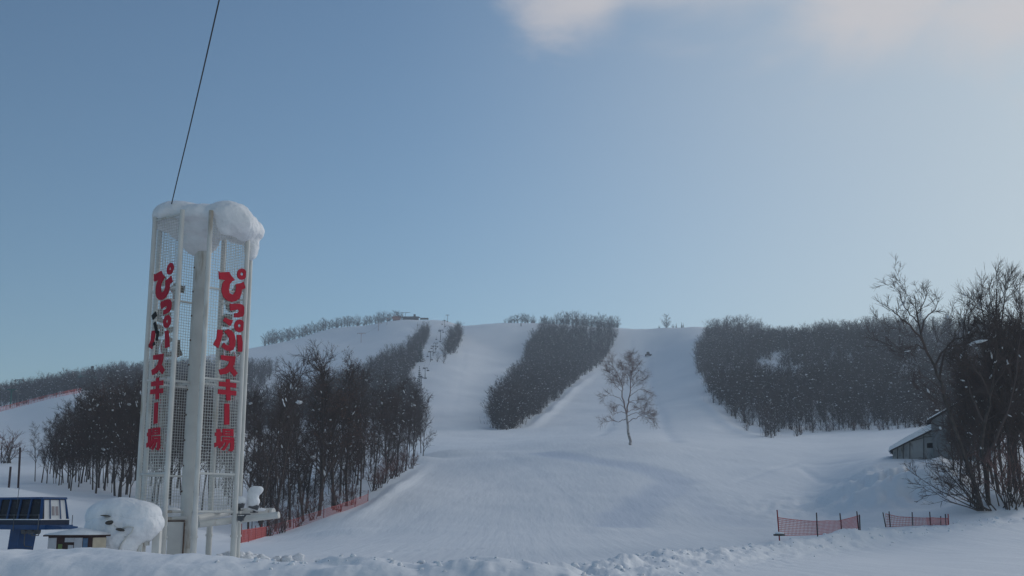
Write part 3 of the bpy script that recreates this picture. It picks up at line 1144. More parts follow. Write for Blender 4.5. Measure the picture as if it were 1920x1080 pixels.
def ridge_tree(px, H, lab, grp, protos=None, h0=12.0, wide=1.0, back=None, y0=600):
    protos = protos or ridge_t
    sc = H / h0
    w = sc * R.uniform(0.9, 1.2) * wide
    p = crest(px, y0, back=R.uniform(2, 9) if back is None else back)
    return place(R.choice(protos), p - Vector((0, 0, .3)), R.uniform(0, 6.28), (w, w, sc), lab, grp)


for i in range(10):
    ridge_tree(945 + 62 * (i + R.random() * .7) / 10, (5, 6.5, 8, 9, 9.5, 10.5, 9.5, 10, 9, 7)[i],
               'small pale bare tree in the short ridge row left of the central belt', 'row of small trees on the ridge left of the central belt', wide=1.3)
for i in range(24):
    ridge_tree(1018 + 144 * (i + R.random() * .6) / 24, R.uniform(11.5, 14.5) if i > 3 else R.uniform(6, 9),
               'bare feathery tree on the skyline along the top of the central tree belt', 'trees on the skyline over the central belt', wide=1.15)
ridge_tree(1250, 14.5, 'round-topped bare tree alone on the ridge left of the big forest', None, protos=[ridge_t[1]], wide=1.25, back=2)
for px, h in ((1236, 3.0), (1262, 3.5)):
    ridge_tree(px, h, 'low bush at the foot of the round-topped ridge tree', 'bushes at the foot of the ridge tree', wide=1.5, back=1)
for px, h in ((1268, 4.5), (1278, 5.5), (1281, 4.8)):
    ridge_tree(px, h, 'tiny dark conifer on the ridge just right of the round-topped bare tree', 'tiny conifers on the ridge', con, 7.2, back=1)
for px, h in ((958, 4.5), (1030, 5.5), (1024, 4.8)):
    ridge_tree(px, h, 'tiny dark conifer among the bare ridge trees by the central belt', 'tiny conifers among ridge trees', con, 7.2, back=1)
for i in range(46):
    t = (i + R.random() * .8) / 46
    px = 496 + 262 * t
    ridge_tree(px, R.uniform(10, 14) * np.interp(t, [0, .5, .75, .82, 1], [1.2, 1.1, .95, 1.2, .7]), 'bare tree of the thin row along the left skyline slope', 'row of trees along the left skyline', wide=1.25, y0=900)
far_tree(789, 655 + 60, 13, 'pointed dark conifer beside the chairlift line below the tree belt', None, [con[0]], 7.2, wide=1.1)
p = dup(con[1], hitf(786, 722) - Vector((0, 0, .5)), 0, (1.2, 1.2, 1.5), 'smaller pointed conifer standing downhill of the conifer beside the chairlift', None)
if 'group' in p:
    del p['group']

# front rows of the far woods
for i in range(40):
    px = 1345 + 420 * (i + R.random()) / 40
    py = np.interp(px, [1320, 1370, 1430, 1500, 1560, 1760], [742, 782, 806, 806, 804, 800]) + R.uniform(-4, 3)
    x, Y = hit(px, py)
    place(R.choice(far_t), (x, Y, gzf(x, Y) - .2), R.uniform(0, 6), ((s := R.uniform(0.6, 0.95)), s, s * 1.05),
          'bare tree with visible stem in the front row of the right-hand forest', 'front row of the right-hand forest')
for px, py, h in ((1436, 815, .95), (1441, 813, .85), (1452, 814, .8), (1495, 815, .7), (1446, 817, .7)):
    x, Y = hit(px, py)
    place(R.choice(far_t), (x, Y, gzf(x, Y) - .2), R.uniform(0, 6), (h * .9, h * .9, h), 'bare tree in the small cluster standing just out from the right-hand forest', 'cluster in front of the right-hand forest')
for i in range(24):
    t = (i + R.random()) / 24
    px = np.interp(t, [0, .25, 1], [920, 952, 1155])
    py = np.interp(px, [918, 952, 1000, 1040, 1075, 1110, 1135, 1155], [800, 806, 782, 752, 722, 697, 670, 640])
    x, Y = hit(px, py)
    place(R.choice(far_t), (x, Y, gzf(x, Y) - .2), R.uniform(0, 6), ((s := R.uniform(0.65, 0.95)), s, s),
          'bare tree along the lower right edge of the central tree belt', 'edge trees of the central belt')

for i in range(34):
    px = R.uniform(1325, 1760)
    py = R.uniform(650, 770)
    x, Y = hit(px, py)
    h = R.uniform(1.15, 1.4)
    place(R.choice(far_t), (x, Y, gzf(x, Y) - .2), R.uniform(0, 6), (h * .95, h * .95, h), 'taller bare tree rising out of the right-hand hillside forest', 'taller trees inside the right-hand forest')

# tiny shrubs before the right forest
for px, py, s in ((1520, 806, .8), (1555, 806, .9), (1600, 805, 1.0), (1618, 803, .7), (1650, 806, .8), (1400, 806, .9), (1500, 812, .9)):
    p = hitf(px, py)
    place(bush[R.randrange(3)], p, R.uniform(0, 6), (s, s, s), 'tiny leafless shrub in the snow in front of the right-hand forest', 'tiny shrubs before the right-hand forest')

# ---- masses of wood ("stuff")
NT = 9
TEMPL = []
for k in range(NT):
    T, C, S = dome(900 + k, nb=34, nt=9, bw=.06, tw=.042, rx=.27 + .02 * (k % 3))
    TEMPL.append((np.array([tuple(v) for v in T + C + S]), np.array([0] * ((len(T) + len(C)) // 3) + [1] * (len(S) // 3))))


def inside(poly, x, y):
    c = False
    j = len(poly) - 1
    for i in range(len(poly)):
        xi, yi = poly[i]
        xj, yj = poly[j]
        if (yi > y) != (yj > y) and x < (xj - xi) * (y - yi) / (yj - yi) + xi:
            c = not c
        j = i
    return c


def wood(name, label, poly_px, spacing, H=(10, 13.5), holes=(), world=None, seed=1, jit=0.5):
    rg = random.Random(seed)
    poly = world or [hit(*p) for p in poly_px]
    xs, ys = [p[0] for p in poly], [p[1] for p in poly]
    V, MM = [], []
    n = 0
    y = min(ys)
    while y < max(ys):
        x = min(xs)
        while x < max(xs):
            px_, py_ = x + rg.uniform(-jit, jit) * spacing, y + rg.uniform(-jit, jit) * spacing
            x += spacing
            if not inside(poly, px_, py_):
                continue
            nn_ = noise.noise(Vector((px_ * .035, py_ * .022, seed * 3.1)))
            if nn_ > .36 and rg.random() < .8:
                continue
            z = gzf(px_, py_)
            if holes:
                # pixel of the foot
                e = (z - HC) / py_
                v = (e * CP - SP) / (CP + e * SP)
                ppx = 960 + F * (px_ / py_) * (CP - v * SP)
                ppy = 540 - F * v
                if any(abs(ppx - h[0]) < h[2] * rg.uniform(.7, 1.2) and abs(ppy - h[1]) < h[3] for h in holes):
                    continue
            tv, tm = TEMPL[rg.randrange(NT)]
            s = rg.uniform(*H) / 12.0 * rg.choice((1, 1, .72, 1.12)) * (1 + .25 * noise.noise(Vector((px_ * .02, py_ * .02, 4.4))))
            w = s * rg.uniform(1.0, 1.5)
            a = rg.uniform(0, 6.28)
            ca, sa = math.cos(a) * w, math.sin(a) * w
            vv = np.empty_like(tv)
            vv[:, 0] = tv[:, 0] * ca - tv[:, 1] * sa + px_
            vv[:, 1] = tv[:, 0] * sa + tv[:, 1] * ca + py_
            vv[:, 2] = tv[:, 2] * s + z
            V.append(vv)
            MM.append(tm)
            n += 1
        y += spacing
    V = np.concatenate(V).astype(np.float32)
    MM = np.concatenate(MM).astype(np.int32)
    me = bpy.data.meshes.new(name)
    me.vertices.add(len(V))
    me.vertices.foreach_set('co', V.ravel())
    me.loops.add(len(V))
    me.loops.foreach_set('vertex_index', np.arange(len(V), dtype=np.int32))
    me.polygons.add(len(V) // 3)
    me.polygons.foreach_set('loop_start', np.arange(0, len(V), 3, dtype=np.int32))
    me.polygons.foreach_set('material_index', MM)
    me.update()
    me.materials.append(M['twig_far'])
    me.materials.append(M['snow'])
    o = bpy.data.objects.new(name, me)
    COL.objects.link(o)
    tag(o, label, 'woods', kind='stuff')
    print('WOOD', name, n, 'trees')
    return o


wood('woods', 'dense dark bare forest covering the hillside on the right',
     [(1303, 690), (1330, 738), (1370, 780), (1430, 803), (1500, 803), (1560, 800), (1700, 798), (1920, 788), (2100, 775), (2100, 640), (1850, 628), (1700, 626), (1600, 632),
      (1500, 640), (1420, 628), (1345, 624), (1312, 640)], 5.6, holes=[(1442, 700, 26, 24), (1482, 708, 26, 20), (1516, 716, 12, 8), (1703, 715, 14, 22), (1640, 740, 10, 8)], seed=2)
wood('woods', 'long dark belt of bare trees between the two central ski runs',
     [(922, 800), (950, 805), (1000, 781), (1040, 751), (1075, 721), (1110, 696), (1135, 669), (1157, 632), (1158, 620), (1015, 620), (1008, 640), (990, 660), (985, 690), (962, 725), (942, 755), (924, 785)],
     4.6, seed=3)
wood('woods', 'narrow dark belt of bare trees on the right side of the chairlift line',
     [(817, 683), (830, 684), (848, 672), (860, 650), (864, 630), (848, 624), (843, 640), (838, 655), (822, 668)], 4.6, H=(9, 12), seed=4)
wood('woods', 'dark belt of bare trees climbing the hill on the left of the chairlift line',
     [(792, 800), (780, 745), (768, 710), (786, 672), (803, 640), (808, 624), (796, 622), (770, 652), (745, 668), (700, 690), (668, 712), (600, 738), (540, 760), (470, 765), (380, 780), (380, 800), (560, 800), (700, 800), (792, 822)],
     5.2, H=(9, 12), seed=5)
wood('woods', 'dark bare wood on the slope left of the sign tower, behind its front trees',
     [(120, 880), (150, 790), (175, 745), (260, 750), (400, 762), (420, 800), (400, 870)], 6.0, H=(9, 13), seed=6)
wood('woods', 'blue-grey wooded ridge on the far left skyline', None, 8.0, H=(9, 13), seed=7,
     world=[(xat(-420, 620, 740), 620), (xat(-420, 900, 740), 900), (xat(520, 900, 700), 900), (xat(470, 560, 700), 560), (xat(250, 520, 720), 520), (xat(60, 560, 740), 560)])

# ------------------------------------------------------------------ sign tower
TY = 48.0
TX = ray(384, 400)[0] * TY
TA, TH = 1.80, 0.97
TBASE = -0.35
TTOP = HC + 12.45
th = math.radians(51)
tR = Vector((math.cos(th), math.sin(th), 0))
nR = Vector((math.sin(th), -math.cos(th), 0))
tower = thing('sign_tower', (TX, TY, 0), 'tall white sign tower with red vertical Japanese lettering and thick snow cap', 'sign tower')
FACES = [(nR, tR, 'right'), (-tR, nR, 'left'), (-nR, -tR, 'rl'), (tR, -nR, 'rr')]
mb = MB()
mb.tube([(0, 0, TBASE), (0, 0, TTOP - 0.1)], 0.31, 20)
mb.tube([(0, 0, TBASE), (0, 0, TBASE + 0.9)], 0.36, 20)
for z in (HC + 1.2, HC + 5.3, HC + 9.4):
    mb.tube([(0, 0, z), (0, 0, z + .05)], 0.345, 20)
mb.build('central_column', M['white_paint'], tower, smooth=False)
bo = MB()
for z in np.arange(TBASE + 1.2, TTOP - 1, 1.05):
    for a_ in (2.6, 3.7, 5.6):
        bo.box((math.cos(a_) * .325, math.sin(a_) * .325, z + .2 * math.sin(a_)), (.05, .05, .07), Matrix.Rotation(a_, 3, 'Z'))
bo.build('bolt', M['rust'], tower)['kind'] = 'stuff'

c0 = MB()
for n_, t_, nm in FACES:
    for s in (-1, 1):
        pm = MB()
        p = n_ * TA + t_ * (TH * s)
        pm.tube([p + Vector((0, 0, TBASE)), p + Vector((0, 0, TTOP))], 0.10, 14)
        pm.tube([p + Vector((0, 0, TBASE)), p + Vector((0, 0, HC + 0.0))], 0.125, 14)
        pm.tube([p + Vector((0, 0, HC - 0.9)), p + Vector((0, 0, HC - 0.82))], 0.16, 14)
        pm.build('post', M['white_paint'], tower, smooth=False)
    # crossbars
    for z in (HC + 1.62, HC + 5.45, HC + 9.2, HC + 12.3, HC + 0.12):
        b = MB()
        b.tube([n_ * (TA - 0.02) - t_ * (TH - .1) + Vector((0, 0, z)), n_ * (TA - 0.02) + t_ * (TH - .1) + Vector((0, 0, z))], 0.05, 8)
        b.build('crossbar', M['white_paint'], tower)
    # wire mesh panel
    w = MB()
    z0, z1 = HC + 0.16, HC + 12.25
    sp = 0.12
    k = int((2 * TH - .2) / sp)
    for i in range(k + 1):
        s = -TH + .1 + (2 * TH - .2) * i / k
        w.bar(n_ * TA + t_ * s + Vector((0, 0, z0)), n_ * TA + t_ * s + Vector((0, 0, z1)), 0.015)
    k = int((z1 - z0) / sp)
    for i in range(k + 1):
        z = z0 + (z1 - z0) * i / k
        w.bar(n_ * (TA + .008) - t_ * (TH - .1) + Vector((0, 0, z)), n_ * (TA + .008) + t_ * (TH - .1) + Vector((0, 0, z)), 0.015)
    w.build('wire_mesh', M['wire_white'], tower)
# struts from the column to the corners
for z in (HC + 5.45, HC + 12.3, HC + 0.12):
    for n_, t_, nm in FACES:
        b = MB()
        b.tube([n_ * 0.25 + Vector((0, 0, z)), n_ * (TA - .03) + Vector((0, 0, z))], 0.055, 8)
        b.build('strut', M['white_paint'], tower)


def A3(x, y):
    return (390 + x / 5.4, 490 + y / 5.4)


def A5(x, y):
    return (390 + x / 5.4, 650 + y / 5.4)


def ell(cx, cy, rx, ry, n=22):
    return [(cx + rx * math.cos(2 * PI * i / n), cy + ry * math.sin(2 * PI * i / n)) for i in range(n)]


GLY = [  # (mapper, [outer, holes...]) grouped per character
    ('a', [(A3, [[(107, 100), (118, 113), (212, 106), (232, 145), (272, 190), (240, 205), (215, 240), (208, 280), (215, 320), (240, 335), (262, 330), (278, 300), (283, 260), (280, 232), (345, 215), (355, 205), (381, 272), (340, 285), (338, 320),
                  (320, 370), (285, 400), (240, 412), (190, 395), (155, 360), (138, 310), (138, 270), (145, 230), (160, 200), (175, 190), (110, 180)]]),
           (A3, [ell(341, 130, 47, 58), ell(341, 128, 15, 18, 12)])]),
    ('b', [(A3, [[(218, 445), (222, 430), (310, 428), (350, 440), (371, 475), (371, 520), (350, 560), (310, 568), (262, 568), (264, 525), (300, 522), (312, 508), (308, 492), (290, 488), (228, 502), (222, 480)]])]),
    ('c', [(A3, [[(172, 568), (215, 590), (253, 598), (225, 655), (195, 635), (150, 602)]]),
           (A3, [ell(317, 653, 53, 64), ell(316, 652, 15, 18, 12)]),
           (A3, [[(97, 690), (147, 697), (145, 740), (130, 800), (103, 880), (52, 840), (85, 780)]]),
           (A3, [[(203, 685), (240, 705), (268, 745), (278, 800), (272, 860), (255, 895), (225, 908), (190, 905), (135, 865), (160, 820), (185, 850), (210, 850), (218, 825), (212, 780), (195, 745), (162, 710)]]),
           (A3, [[(290, 745), (335, 745), (350, 820), (362, 915), (300, 915), (298, 830)]])]),
    ('d', [(A5, [[(130, 85), (278, 100), (270, 160), (250, 205), (298, 268), (265, 305), (222, 250), (185, 275), (122, 285), (108, 232), (165, 218), (200, 190), (215, 150), (130, 130)]])]),
    ('e', [(A5, [[(182, 330), (220, 328), (220, 363), (284, 370), (283, 418), (222, 411), (222, 443), (284, 450), (283, 496), (226, 490), (226, 545), (184, 545), (184, 487), (100, 478), (103, 430), (183, 439), (183, 407), (110, 400), (112, 352), (182, 360)]])]),
    ('f', [(A5, [[(166, 577), (214, 577), (214, 790), (163, 790)]])]),
    ('g', [(A5, [[(85, 832), (126, 832), (126, 866), (140, 868), (140, 905), (126, 905), (126, 962), (138, 955), (138, 990), (66, 1020), (64, 975), (85, 968), (85, 905), (70, 905), (70, 868), (85, 868)]]),
           (A5, [[(147, 830), (257, 835), (257, 908), (147, 903)], [(172, 854), (226, 857), (226, 864), (172, 861)], [(172, 879), (226, 882), (226, 889), (172, 886)]]),
           (A5, [[(145, 912), (262, 920), (262, 1035), (240, 1062), (205, 1052), (222, 1030), (226, 975), (212, 972), (180, 1030), (160, 1052), (132, 1042), (165, 1005), (182, 970), (168, 968), (145, 1005), (118, 1030), (100, 1018), (128, 985), (145, 950)],
                 [(160, 934), (232, 940), (232, 945), (160, 939)]])]),
]


def to_face(px, py):
    a, e = ray(px, py)
    d = Vector((a, 1, e))
    o = Vector((0, 0, HC)) - Vector((TX, TY, 0))
    P0 = nR * (TA + 0.05)
    k = (P0 - o).dot(nR) / d.dot(nR)
    p = o + d * k
    return p.dot(tR), p.z


def plate(mb, polys, n_, t_, off, thick=0.045, mi=(0, 1)):
    """solid sheet-metal letter: polys = outline then holes, in face coordinates"""
    loops3 = [[Vector((a, b, 0)) for a, b in lp] for lp in polys]
    tris = tessellate_polygon(loops3)
    flat = [p for lp in polys for p in lp]
    fr = [n_ * (off + thick) + t_ * a + Vector((0, 0, b)) for a, b in flat]
    bk = [n_ * off + t_ * a + Vector((0, 0, b)) for a, b in flat]
    n = len(flat)
    F1, F2 = [], []
    for t in tris:
        a, b, c = [fr[i] for i in t]
        nn = (b - a).cross(c - a)
        t = tuple(t) if nn.dot(n_) > 0 else tuple(t)[::-1]
        F1.append(t)
        F2.append(tuple(i + n for i in t[::-1]))
    k = 0
    for lp in polys:
        m = len(lp)
        for i in range(m):
            a, b = k + i, k + (i + 1) % m
            F1.append((a, b, b + n, a + n))
        k += m
    o = len(mb.v)
    mb.v += [tuple(p) for p in fr + bk]
    for fs, m_ in ((F1, mi[0]), (F2, mi[1])):
        mb.f += [tuple(i + o for i in f) for f in fs]
        mb.m += [m_] * len(fs)


for n_, t_, nm in FACES:
    for ch, pieces in GLY:
        mb = MB()
        for pi, (mp, polys) in enumerate(pieces):
            if nm == 'left' and ch == 'c' and pi in (0, 3):
                continue
            fc = [[to_face(*mp(x, y)) for x, y in lp] for lp in polys]
            if nm == 'left':
                fc = [[(p_[0] * .95 - .24, p_[1]) for p_ in lp] for lp in fc]
            plate(mb, fc, n_, t_, TA + 0.03)
        mb.build('letter', [M['red_paint'], M['back_plate']], tower)
# on the left face two strokes are lost: black backing strips show
mb = MB()
for a, b, w_, h_, rot in ((-.45, 1.0, .30, .22, .5), (-.25, .35, .14, .5, .45), (-.05, -.1, .14, .42, -.15), (-.52, -.52, .42, .13, .15)):
    cz = to_face(*A3(200, 720))[1] - 0.1
    pts = []
    for x, y in ((-w_ / 2, -h_ / 2), (w_ / 2, -h_ / 2), (w_ / 2, h_ / 2), (-w_ / 2, h_ / 2)):
        pts.append((a * .75 + x * math.cos(rot) - y * math.sin(rot) - .17, cz + b * .8 + x * math.sin(rot) + y * math.cos(rot)))
    plate(mb, [pts], FACES[1][0], FACES[1][1], TA + 0.03, mi=(0, 0))
mb.build('backing_strip', M['black_strip'], tower)

# horizontal platform tubes at the foot, right side


def tw(px, py, Y):
    """world point -> tower local"""
    return at(px, py, Y) - Vector((TX, TY, 0))


pf = MB()
pf.tube([tw(368, 972, 47.8), tw(432, 960, 50.5), tw(513, 959, 49.6)], 0.15, 14)
pf.build('foot_tube', M['white_paint'], tower, smooth=False)
pf = MB()
pf.tube([tw(372, 983, 46.9), tw(452, 974, 48.3), tw(523, 965.5, 48.0)], 0.14, 14)
pf.build('foot_tube', M['white_paint'], tower, smooth=False)
pf = MB()
pf.tube([tw(300, 975, 47.2), tw(350, 972, 47.6)], 0.10, 12)
pf.tube([tw(300, 990, 47.2), tw(350, 990, 47.6)], 0.07, 12)
pf.build('foot_tube', M['white_paint'], tower)
# switch box between post and column
eb = MB()
c = (tw(329, 1010, 47.4))
eb.box(c, (0.62, 0.35, 1.35), Matrix.Rotation(0.2, 3, 'Z'))
eb.build('switch_box', M['white_paint'], tower)
rs = MB()
rs.box(c + Vector((0, 0, .70)), (0.68, 0.40, 0.05), Matrix.Rotation(0.2, 3, 'Z'))
rs.box(c + Vector((0.33, 0, 0)), (0.03, 0.36, 1.3), Matrix.Rotation(0.2, 3, 'Z'))
rs.build('rusty_edge', M['rust'], tower)
# bracket under the tubes
bk = MB()
q = tw(452, 968, 47.6)
bk.bar(q + Vector((-.42, 0, .08)), q + Vector((.38, 0, .08)), .05)
bk.bar(q + Vector((-.2, 0, .08)), q + Vector((0, 0, -.2)), .06)
bk.bar(q + Vector((.2, 0, .08)), q + Vector((0, 0, -.2)), .06)
bk.box(q + Vector((0, 0, -.08)), (.22, .2, .2))
bk.build('bracket', M['steel'], tower)
# snow cap
cap = snow_mesh([
    (Vector((-0.95, -0.15, TTOP + 0.22)), (1.25, 1.2, 0.62)),
    (Vector((-1.45, -0.1, TTOP + 0.02)), (0.75, 0.8, 0.50)),
    (Vector((0.0, -0.2, TTOP + 0.10)), (1.5, 1.4, 0.55)),
    (Vector((0.0, 0.6, TTOP + 0.12)), (1.8, 1.5, 0.46)),
    (Vector((0.1, -0.1, TTOP - 0.30)), (1.15, 1.1, 0.55)),
    (Vector((-0.2, 0.1, TTOP - 0.75)), (0.85, 0.8, 0.75)),
    (Vector((-0.75, 0.1, TTOP - 0.35)), (0.8, 0.8, 0.5)),
    (Vector((1.25, -1.0, TTOP + 0.02)), (1.0, 0.95, 0.60)),
    (Vector((1.45, -0.95, TTOP - 0.25)), (0.98, 0.85, 0.66)),
    (Vector((1.15, -1.2, TTOP - 0.50)), (0.62, 0.5, 0.48)),
    (Vector((1.75, -0.5, TTOP - 0.35)), (0.75, 0.75, 0.66)),
    (Vector((1.65, 0.3, TTOP - 0.30)), (0.9, 0.9, 0.60)),
    (Vector((2.0, 0.4, TTOP - 1.0)), (0.32, 0.45, 0.62)),
], 0.07, 'snow_cap', M['snow'], tower, lump=0.05, lscale=1.7, sm=9)
# floodlights on the foot tubes
for px, py, Y, s, lab in ((449, 946, 48.6, 1.0, 'small grey floodlight with a low snow cap at the tower foot'),
                          (477, 950, 48.9, 1.15, 'floodlight buried under a tall leaning pillar of snow at the tower foot')):
    p = at(px, py, Y)
    fl = thing('floodlight', p, lab, 'floodlight', 'floodlights at the foot of the sign tower')
    b = MB()
    b.box((0, 0, 0.0), (0.36 * s, 0.3, 0.2), Matrix.Rotation(0.3, 3, 'Y'))
    b.build('lamp_housing', M['lamp_grey'], fl)
    b = MB()
    b.box((0.0, 0, -0.16), (0.10, 0.1, 0.2))
    b.box((0.0, 0, -0.23), (0.3, 0.2, 0.04))
    b.build('lamp_bracket', M['steel'], fl)
    if s == 1.0:
        snow_mesh([(Vector((-.02, 0, .15)), (.30, .24, .17)), (Vector((.05, 0, .2)), (.22, .2, .16))], 0.03, 'lamp_snow', M['snow'], fl, 0.02, 3)
    else:
        snow_mesh([(Vector((-.05, 0, .2)), (.28, .26, .24)), (Vector((-.08, 0, .45)), (.26, .24, .3)), (Vector((.02, 0, .66)), (.3, .24, .2)), (Vector((.16, 0, .72)), (.2, .2, .13)),
                   (Vector((.2, 0, -.12)), (.3, .14, .07)), (Vector((-.2, 0, .05)), (.14, .16, .2))], 0.03, 'lamp_snow', M['snow'], fl, 0.02, 3)

# overhead wire
wm = MB()
A, B = at(318, 398, 47.6), at(411, 0, 31)
ctl = [A, at(334, 330, 44.2), at(352, 256, 41), at(381, 132, 35.6), B]
d = (ctl[-1] - ctl[-2]).normalized()
pts = []
for i in range(len(ctl) - 1):
    for k in range(6):
        pts.append(ctl[i].lerp(ctl[i + 1], k / 6))
for i in range(2):
    pts = [pts[0]] + [(pts[j - 1] + pts[j] * 2 + pts[j + 1]) / 4 for j in range(1, len(pts) - 1)] + [pts[-1]]
pts += [B, B + d * 12, B + d * 26, B + d * 48]
wm.tube(pts, 0.022, 6)
wob = wm.build('overhead_wire', M['wire'])
tag(wob, 'thin dark overhead wire rising steeply from the top left corner of the sign tower', 'wire')
cl = MB()
cl.tube([A + Vector((-.05, 0, -.15)), A + Vector((.03, 0, .12))], 0.05, 8)
cl.bar(A + Vector((-.32, .1, -.18)), A + Vector((.1, 0, -.02)), 0.04)
o = cl.build('wire_clamp', M['rust'])
o.parent = wob

# ------------------------------------------------------------------ snow covered structure left of the tower
SY = 44.0
s0 = at(232, 1000, SY)
root = thing('snow_covered_structure', (s0.x, SY, s0.z - 0.9), 'huge rounded pillow of snow bulging over a white structure beside the sign tower', 'snow-covered structure')
o_ = s0.z - 0.9
mm = SY / F


def sp_(px, py, dy=0.0):
    v = at(px, py, SY + dy)
    return v - Vector((s0.x, SY, o_))


snow_mesh([(sp_(228, 962, .2), (56 * mm, 1.1, 29 * mm)), (sp_(258, 966, .1), (44 * mm, 1.0, 27 * mm)), (sp_(200, 970, .1), (38 * mm, 1.0, 30 * mm)), (sp_(232, 975, .1), (62 * mm, .9, 32 * mm))],
          0.07, 'snow_pillow', M['snow'], root, 0.03, 1.2, 14)
snow_mesh([(sp_(214, 1004, .0), (58 * mm, 1.1, 56 * mm)), (sp_(250, 988, .1), (50 * mm, 1.05, 34 * mm)), (sp_(274, 984, .1), (30 * mm, .95, 27 * mm)), (sp_(196, 1000, .05), (38 * mm, .8, 46 * mm)), (sp_(236, 978, -.35), (26 * mm, .55, 12 * mm))],
          0.06, 'plastered_snow', M['snow'], root, 0.05, 1.6, 10)
b = MB()
b.box(sp_(232, 1010, -.1), (0.5, 0.1, 0.3))
dk = MB()
for px, py, w_, h_, r_ in ((207, 980, .22, .16, .4), (227, 993, .26, .10, -.35), (199, 967, .28, .05, -.15)):
    vs, fs = ico()
    p = sp_(px, py, -.98)
    Rm = Matrix.Rotation(-r_, 3, 'Y')
    dk.add([p + Rm @ Vector((v.x * w_ / 2, v.y * .5, v.z * h_ / 2)) for v in vs], fs)
dk.build('dark_gap', M['rock'], root, smooth=True)
rb = MB()
rb.tube([sp_(229, 991, -.98), sp_(240, 987, -1.0), sp_(250, 989, -.98), sp_(247, 998, -1.0), sp_(240, 1005, -1.0), sp_(234, 1007, -.95)], 0.03, 8)
rb.tube([sp_(238, 1006, -.95), sp_(229, 1018, -.95), sp_(222, 1032, -.9)], 0.035, 8)
rb.tube([sp_(214, 985, -1.0), sp_(222, 991, -1.0)], 0.014, 6)
rb.build('white_rim', M['white_paint'], root, smooth=True)
b = MB()
b.box(sp_(258, 1030, 0), (.45, .5, 1.3))
b.box(sp_(274, 1014, .1), (.18, .3, .35))
b.box(sp_(294, 1016, .3), (.28, .3, 1.6))
b.build('support_block', M['white_paint'], root)

sb = thing('snow_covered_box', at(318, 1000, 49.6), 'snow-capped white box between the snow pillow and the tower column', 'box')
b = MB()
b.box((0, 0, 0), (1.4, .7, 0.5))
b.build('box_body', M['white_paint'], sb)
snow_mesh([(Vector((-.15, 0, .65)), (.72, .5, .5)), (Vector((.4, 0, .5)), (.6, .5, .34)), (Vector((.1, 0, .35)), (.9, .5, .2))], 0.06, 'snow_heap', M['snow'], sb, .04, 2)

# ------------------------------------------------------------------ blue lift machine cabin
CY = 70.0
pc = at(81, 934, CY)
ex = Vector((math.cos(math.radians(60)), math.sin(math.radians(60)), 0))   # along the end face
lx = Vector((-math.sin(math.radians(60)), math.cos(math.radians(60)), 0)) * 1.0   # along the long side, to the left and away
lx = Vector((-0.87, 0.5, 0))
ex = Vector((0.5, 0.87, 0))
cabin = thing('lift_drive_cabin', (pc.x, CY, pc.z - 2.9), 'blue and white glazed lift cabin raised on a blue post', 'lift cabin')


def cb(l, e, z, out=0.0):
    """l metres along long side, e along end face, z from roof edge down; walls flare outward downwards"""
    return lx * l + ex * e + Vector((0, 0, 2.9 + z))


LL, EE = 6.0, 1.55
fl = 0.16


def corner(l, e, z, k):
    # k: flare amount proportional to depth
    f = -z * fl
    ll = l - f if l < LL / 2 else l + f
    ee = e - f if e < EE / 2 else e + f
    return cb(ll, ee, z)


mb = MB()
z0, z1 = 0.0, -1.28
mb.hexa([corner(0, 0, -1.26, 1), corner(0, EE, -1.26, 1), corner(LL, EE, -1.26, 1), corner(LL, 0, -1.26, 1),
         corner(0, 0, -.06, 1), corner(0, EE, -.06, 1), corner(LL, EE, -.06, 1), corner(LL, 0, -.06, 1)][::1])
mb.build('glazed_wall', M['glass'], cabin)
# roof, sill, deck
mb = MB()
mb.hexa([cb(-.12, -.12, -.06), cb(-.12, EE + .12, -.06), cb(LL + .1, EE + .12, -.06), cb(LL + .1, -.12, -.06),
         cb(-.1, -.1, .07), cb(-.1, EE + .1, .07), cb(LL + .1, EE + .1, .07), cb(LL + .1, -.1, .07)])
mb.build('roof', M['blue'], cabin)
mb = MB()


def ring(za, zb, o):
    mb.hexa([cb(-o, -o, za), cb(-o, EE + o, za), cb(LL + o, EE + o, za), cb(LL + o, -o, za), cb(-o, -o, zb), cb(-o, EE + o, zb), cb(LL + o, EE + o, zb), cb(LL + o, -o, zb)])


ring(-1.58, -1.26, .26)
mb.build('lower_wall', M['blue_dark'], cabin)
mb = MB()
ring(-1.29, -1.24, .30)
mb.build('snowy_sill', M['snow'], cabin)
mb = MB()
ring(-1.86, -1.58, .42)
mb.hexa([cb(-1.5, .3, -1.83), cb(-1.5, EE - .1, -1.83), cb(-.42, EE, -1.86), cb(-.42, 0, -1.86), cb(-1.5, .3, -1.68), cb(-1.5, EE - .1, -1.68), cb(-.42, EE, -1.6), cb(-.42, 0, -1.6)])
mb.build('deck_frame', M['blue'], cabin)
f0, f1 = 0.05 * fl, 1.27 * fl
bars = [(cb(l - (f0 if l == 0 else 0), -f0 - .02, -.05), cb(l - (f1 if l == 0 else 0), -f1 - .02, -1.26), .12 if l else .16) for l in (0, .95, 1.9, 2.85, 3.8, 4.75, 5.7)]
bars.append((cb(-.03, EE + .02, -.05), cb(-.2, EE + .2, -1.26), .12))
bars += [(cb(-.04, e, -.05), cb(-.24, e + (.03 if e > 1 else -.03), -1.26), .07) for e in (.45, 1.15)]
for a_, b_, w_ in bars:
    mb = MB()
    mb.bar(a_, b_, w_)
    mb.build('window_post', M['blue'], cabin)
mb = MB()
for e0, e1 in ((0.06, .41), (.49, 1.11), (1.19, EE - .02)):
    mb.hexa([cb(-.235, e0 - .05, -1.25), cb(-.235, e1 + .05, -1.25), cb(-.2, e1 + .05, -1.25), cb(-.2, e0 - .05, -1.25),
             cb(-.05, e0, -.1), cb(-.05, e1, -.1), cb(-.02, e1, -.1), cb(-.02, e0, -.1)])
mb.build('end_door', M['white_door'], cabin)
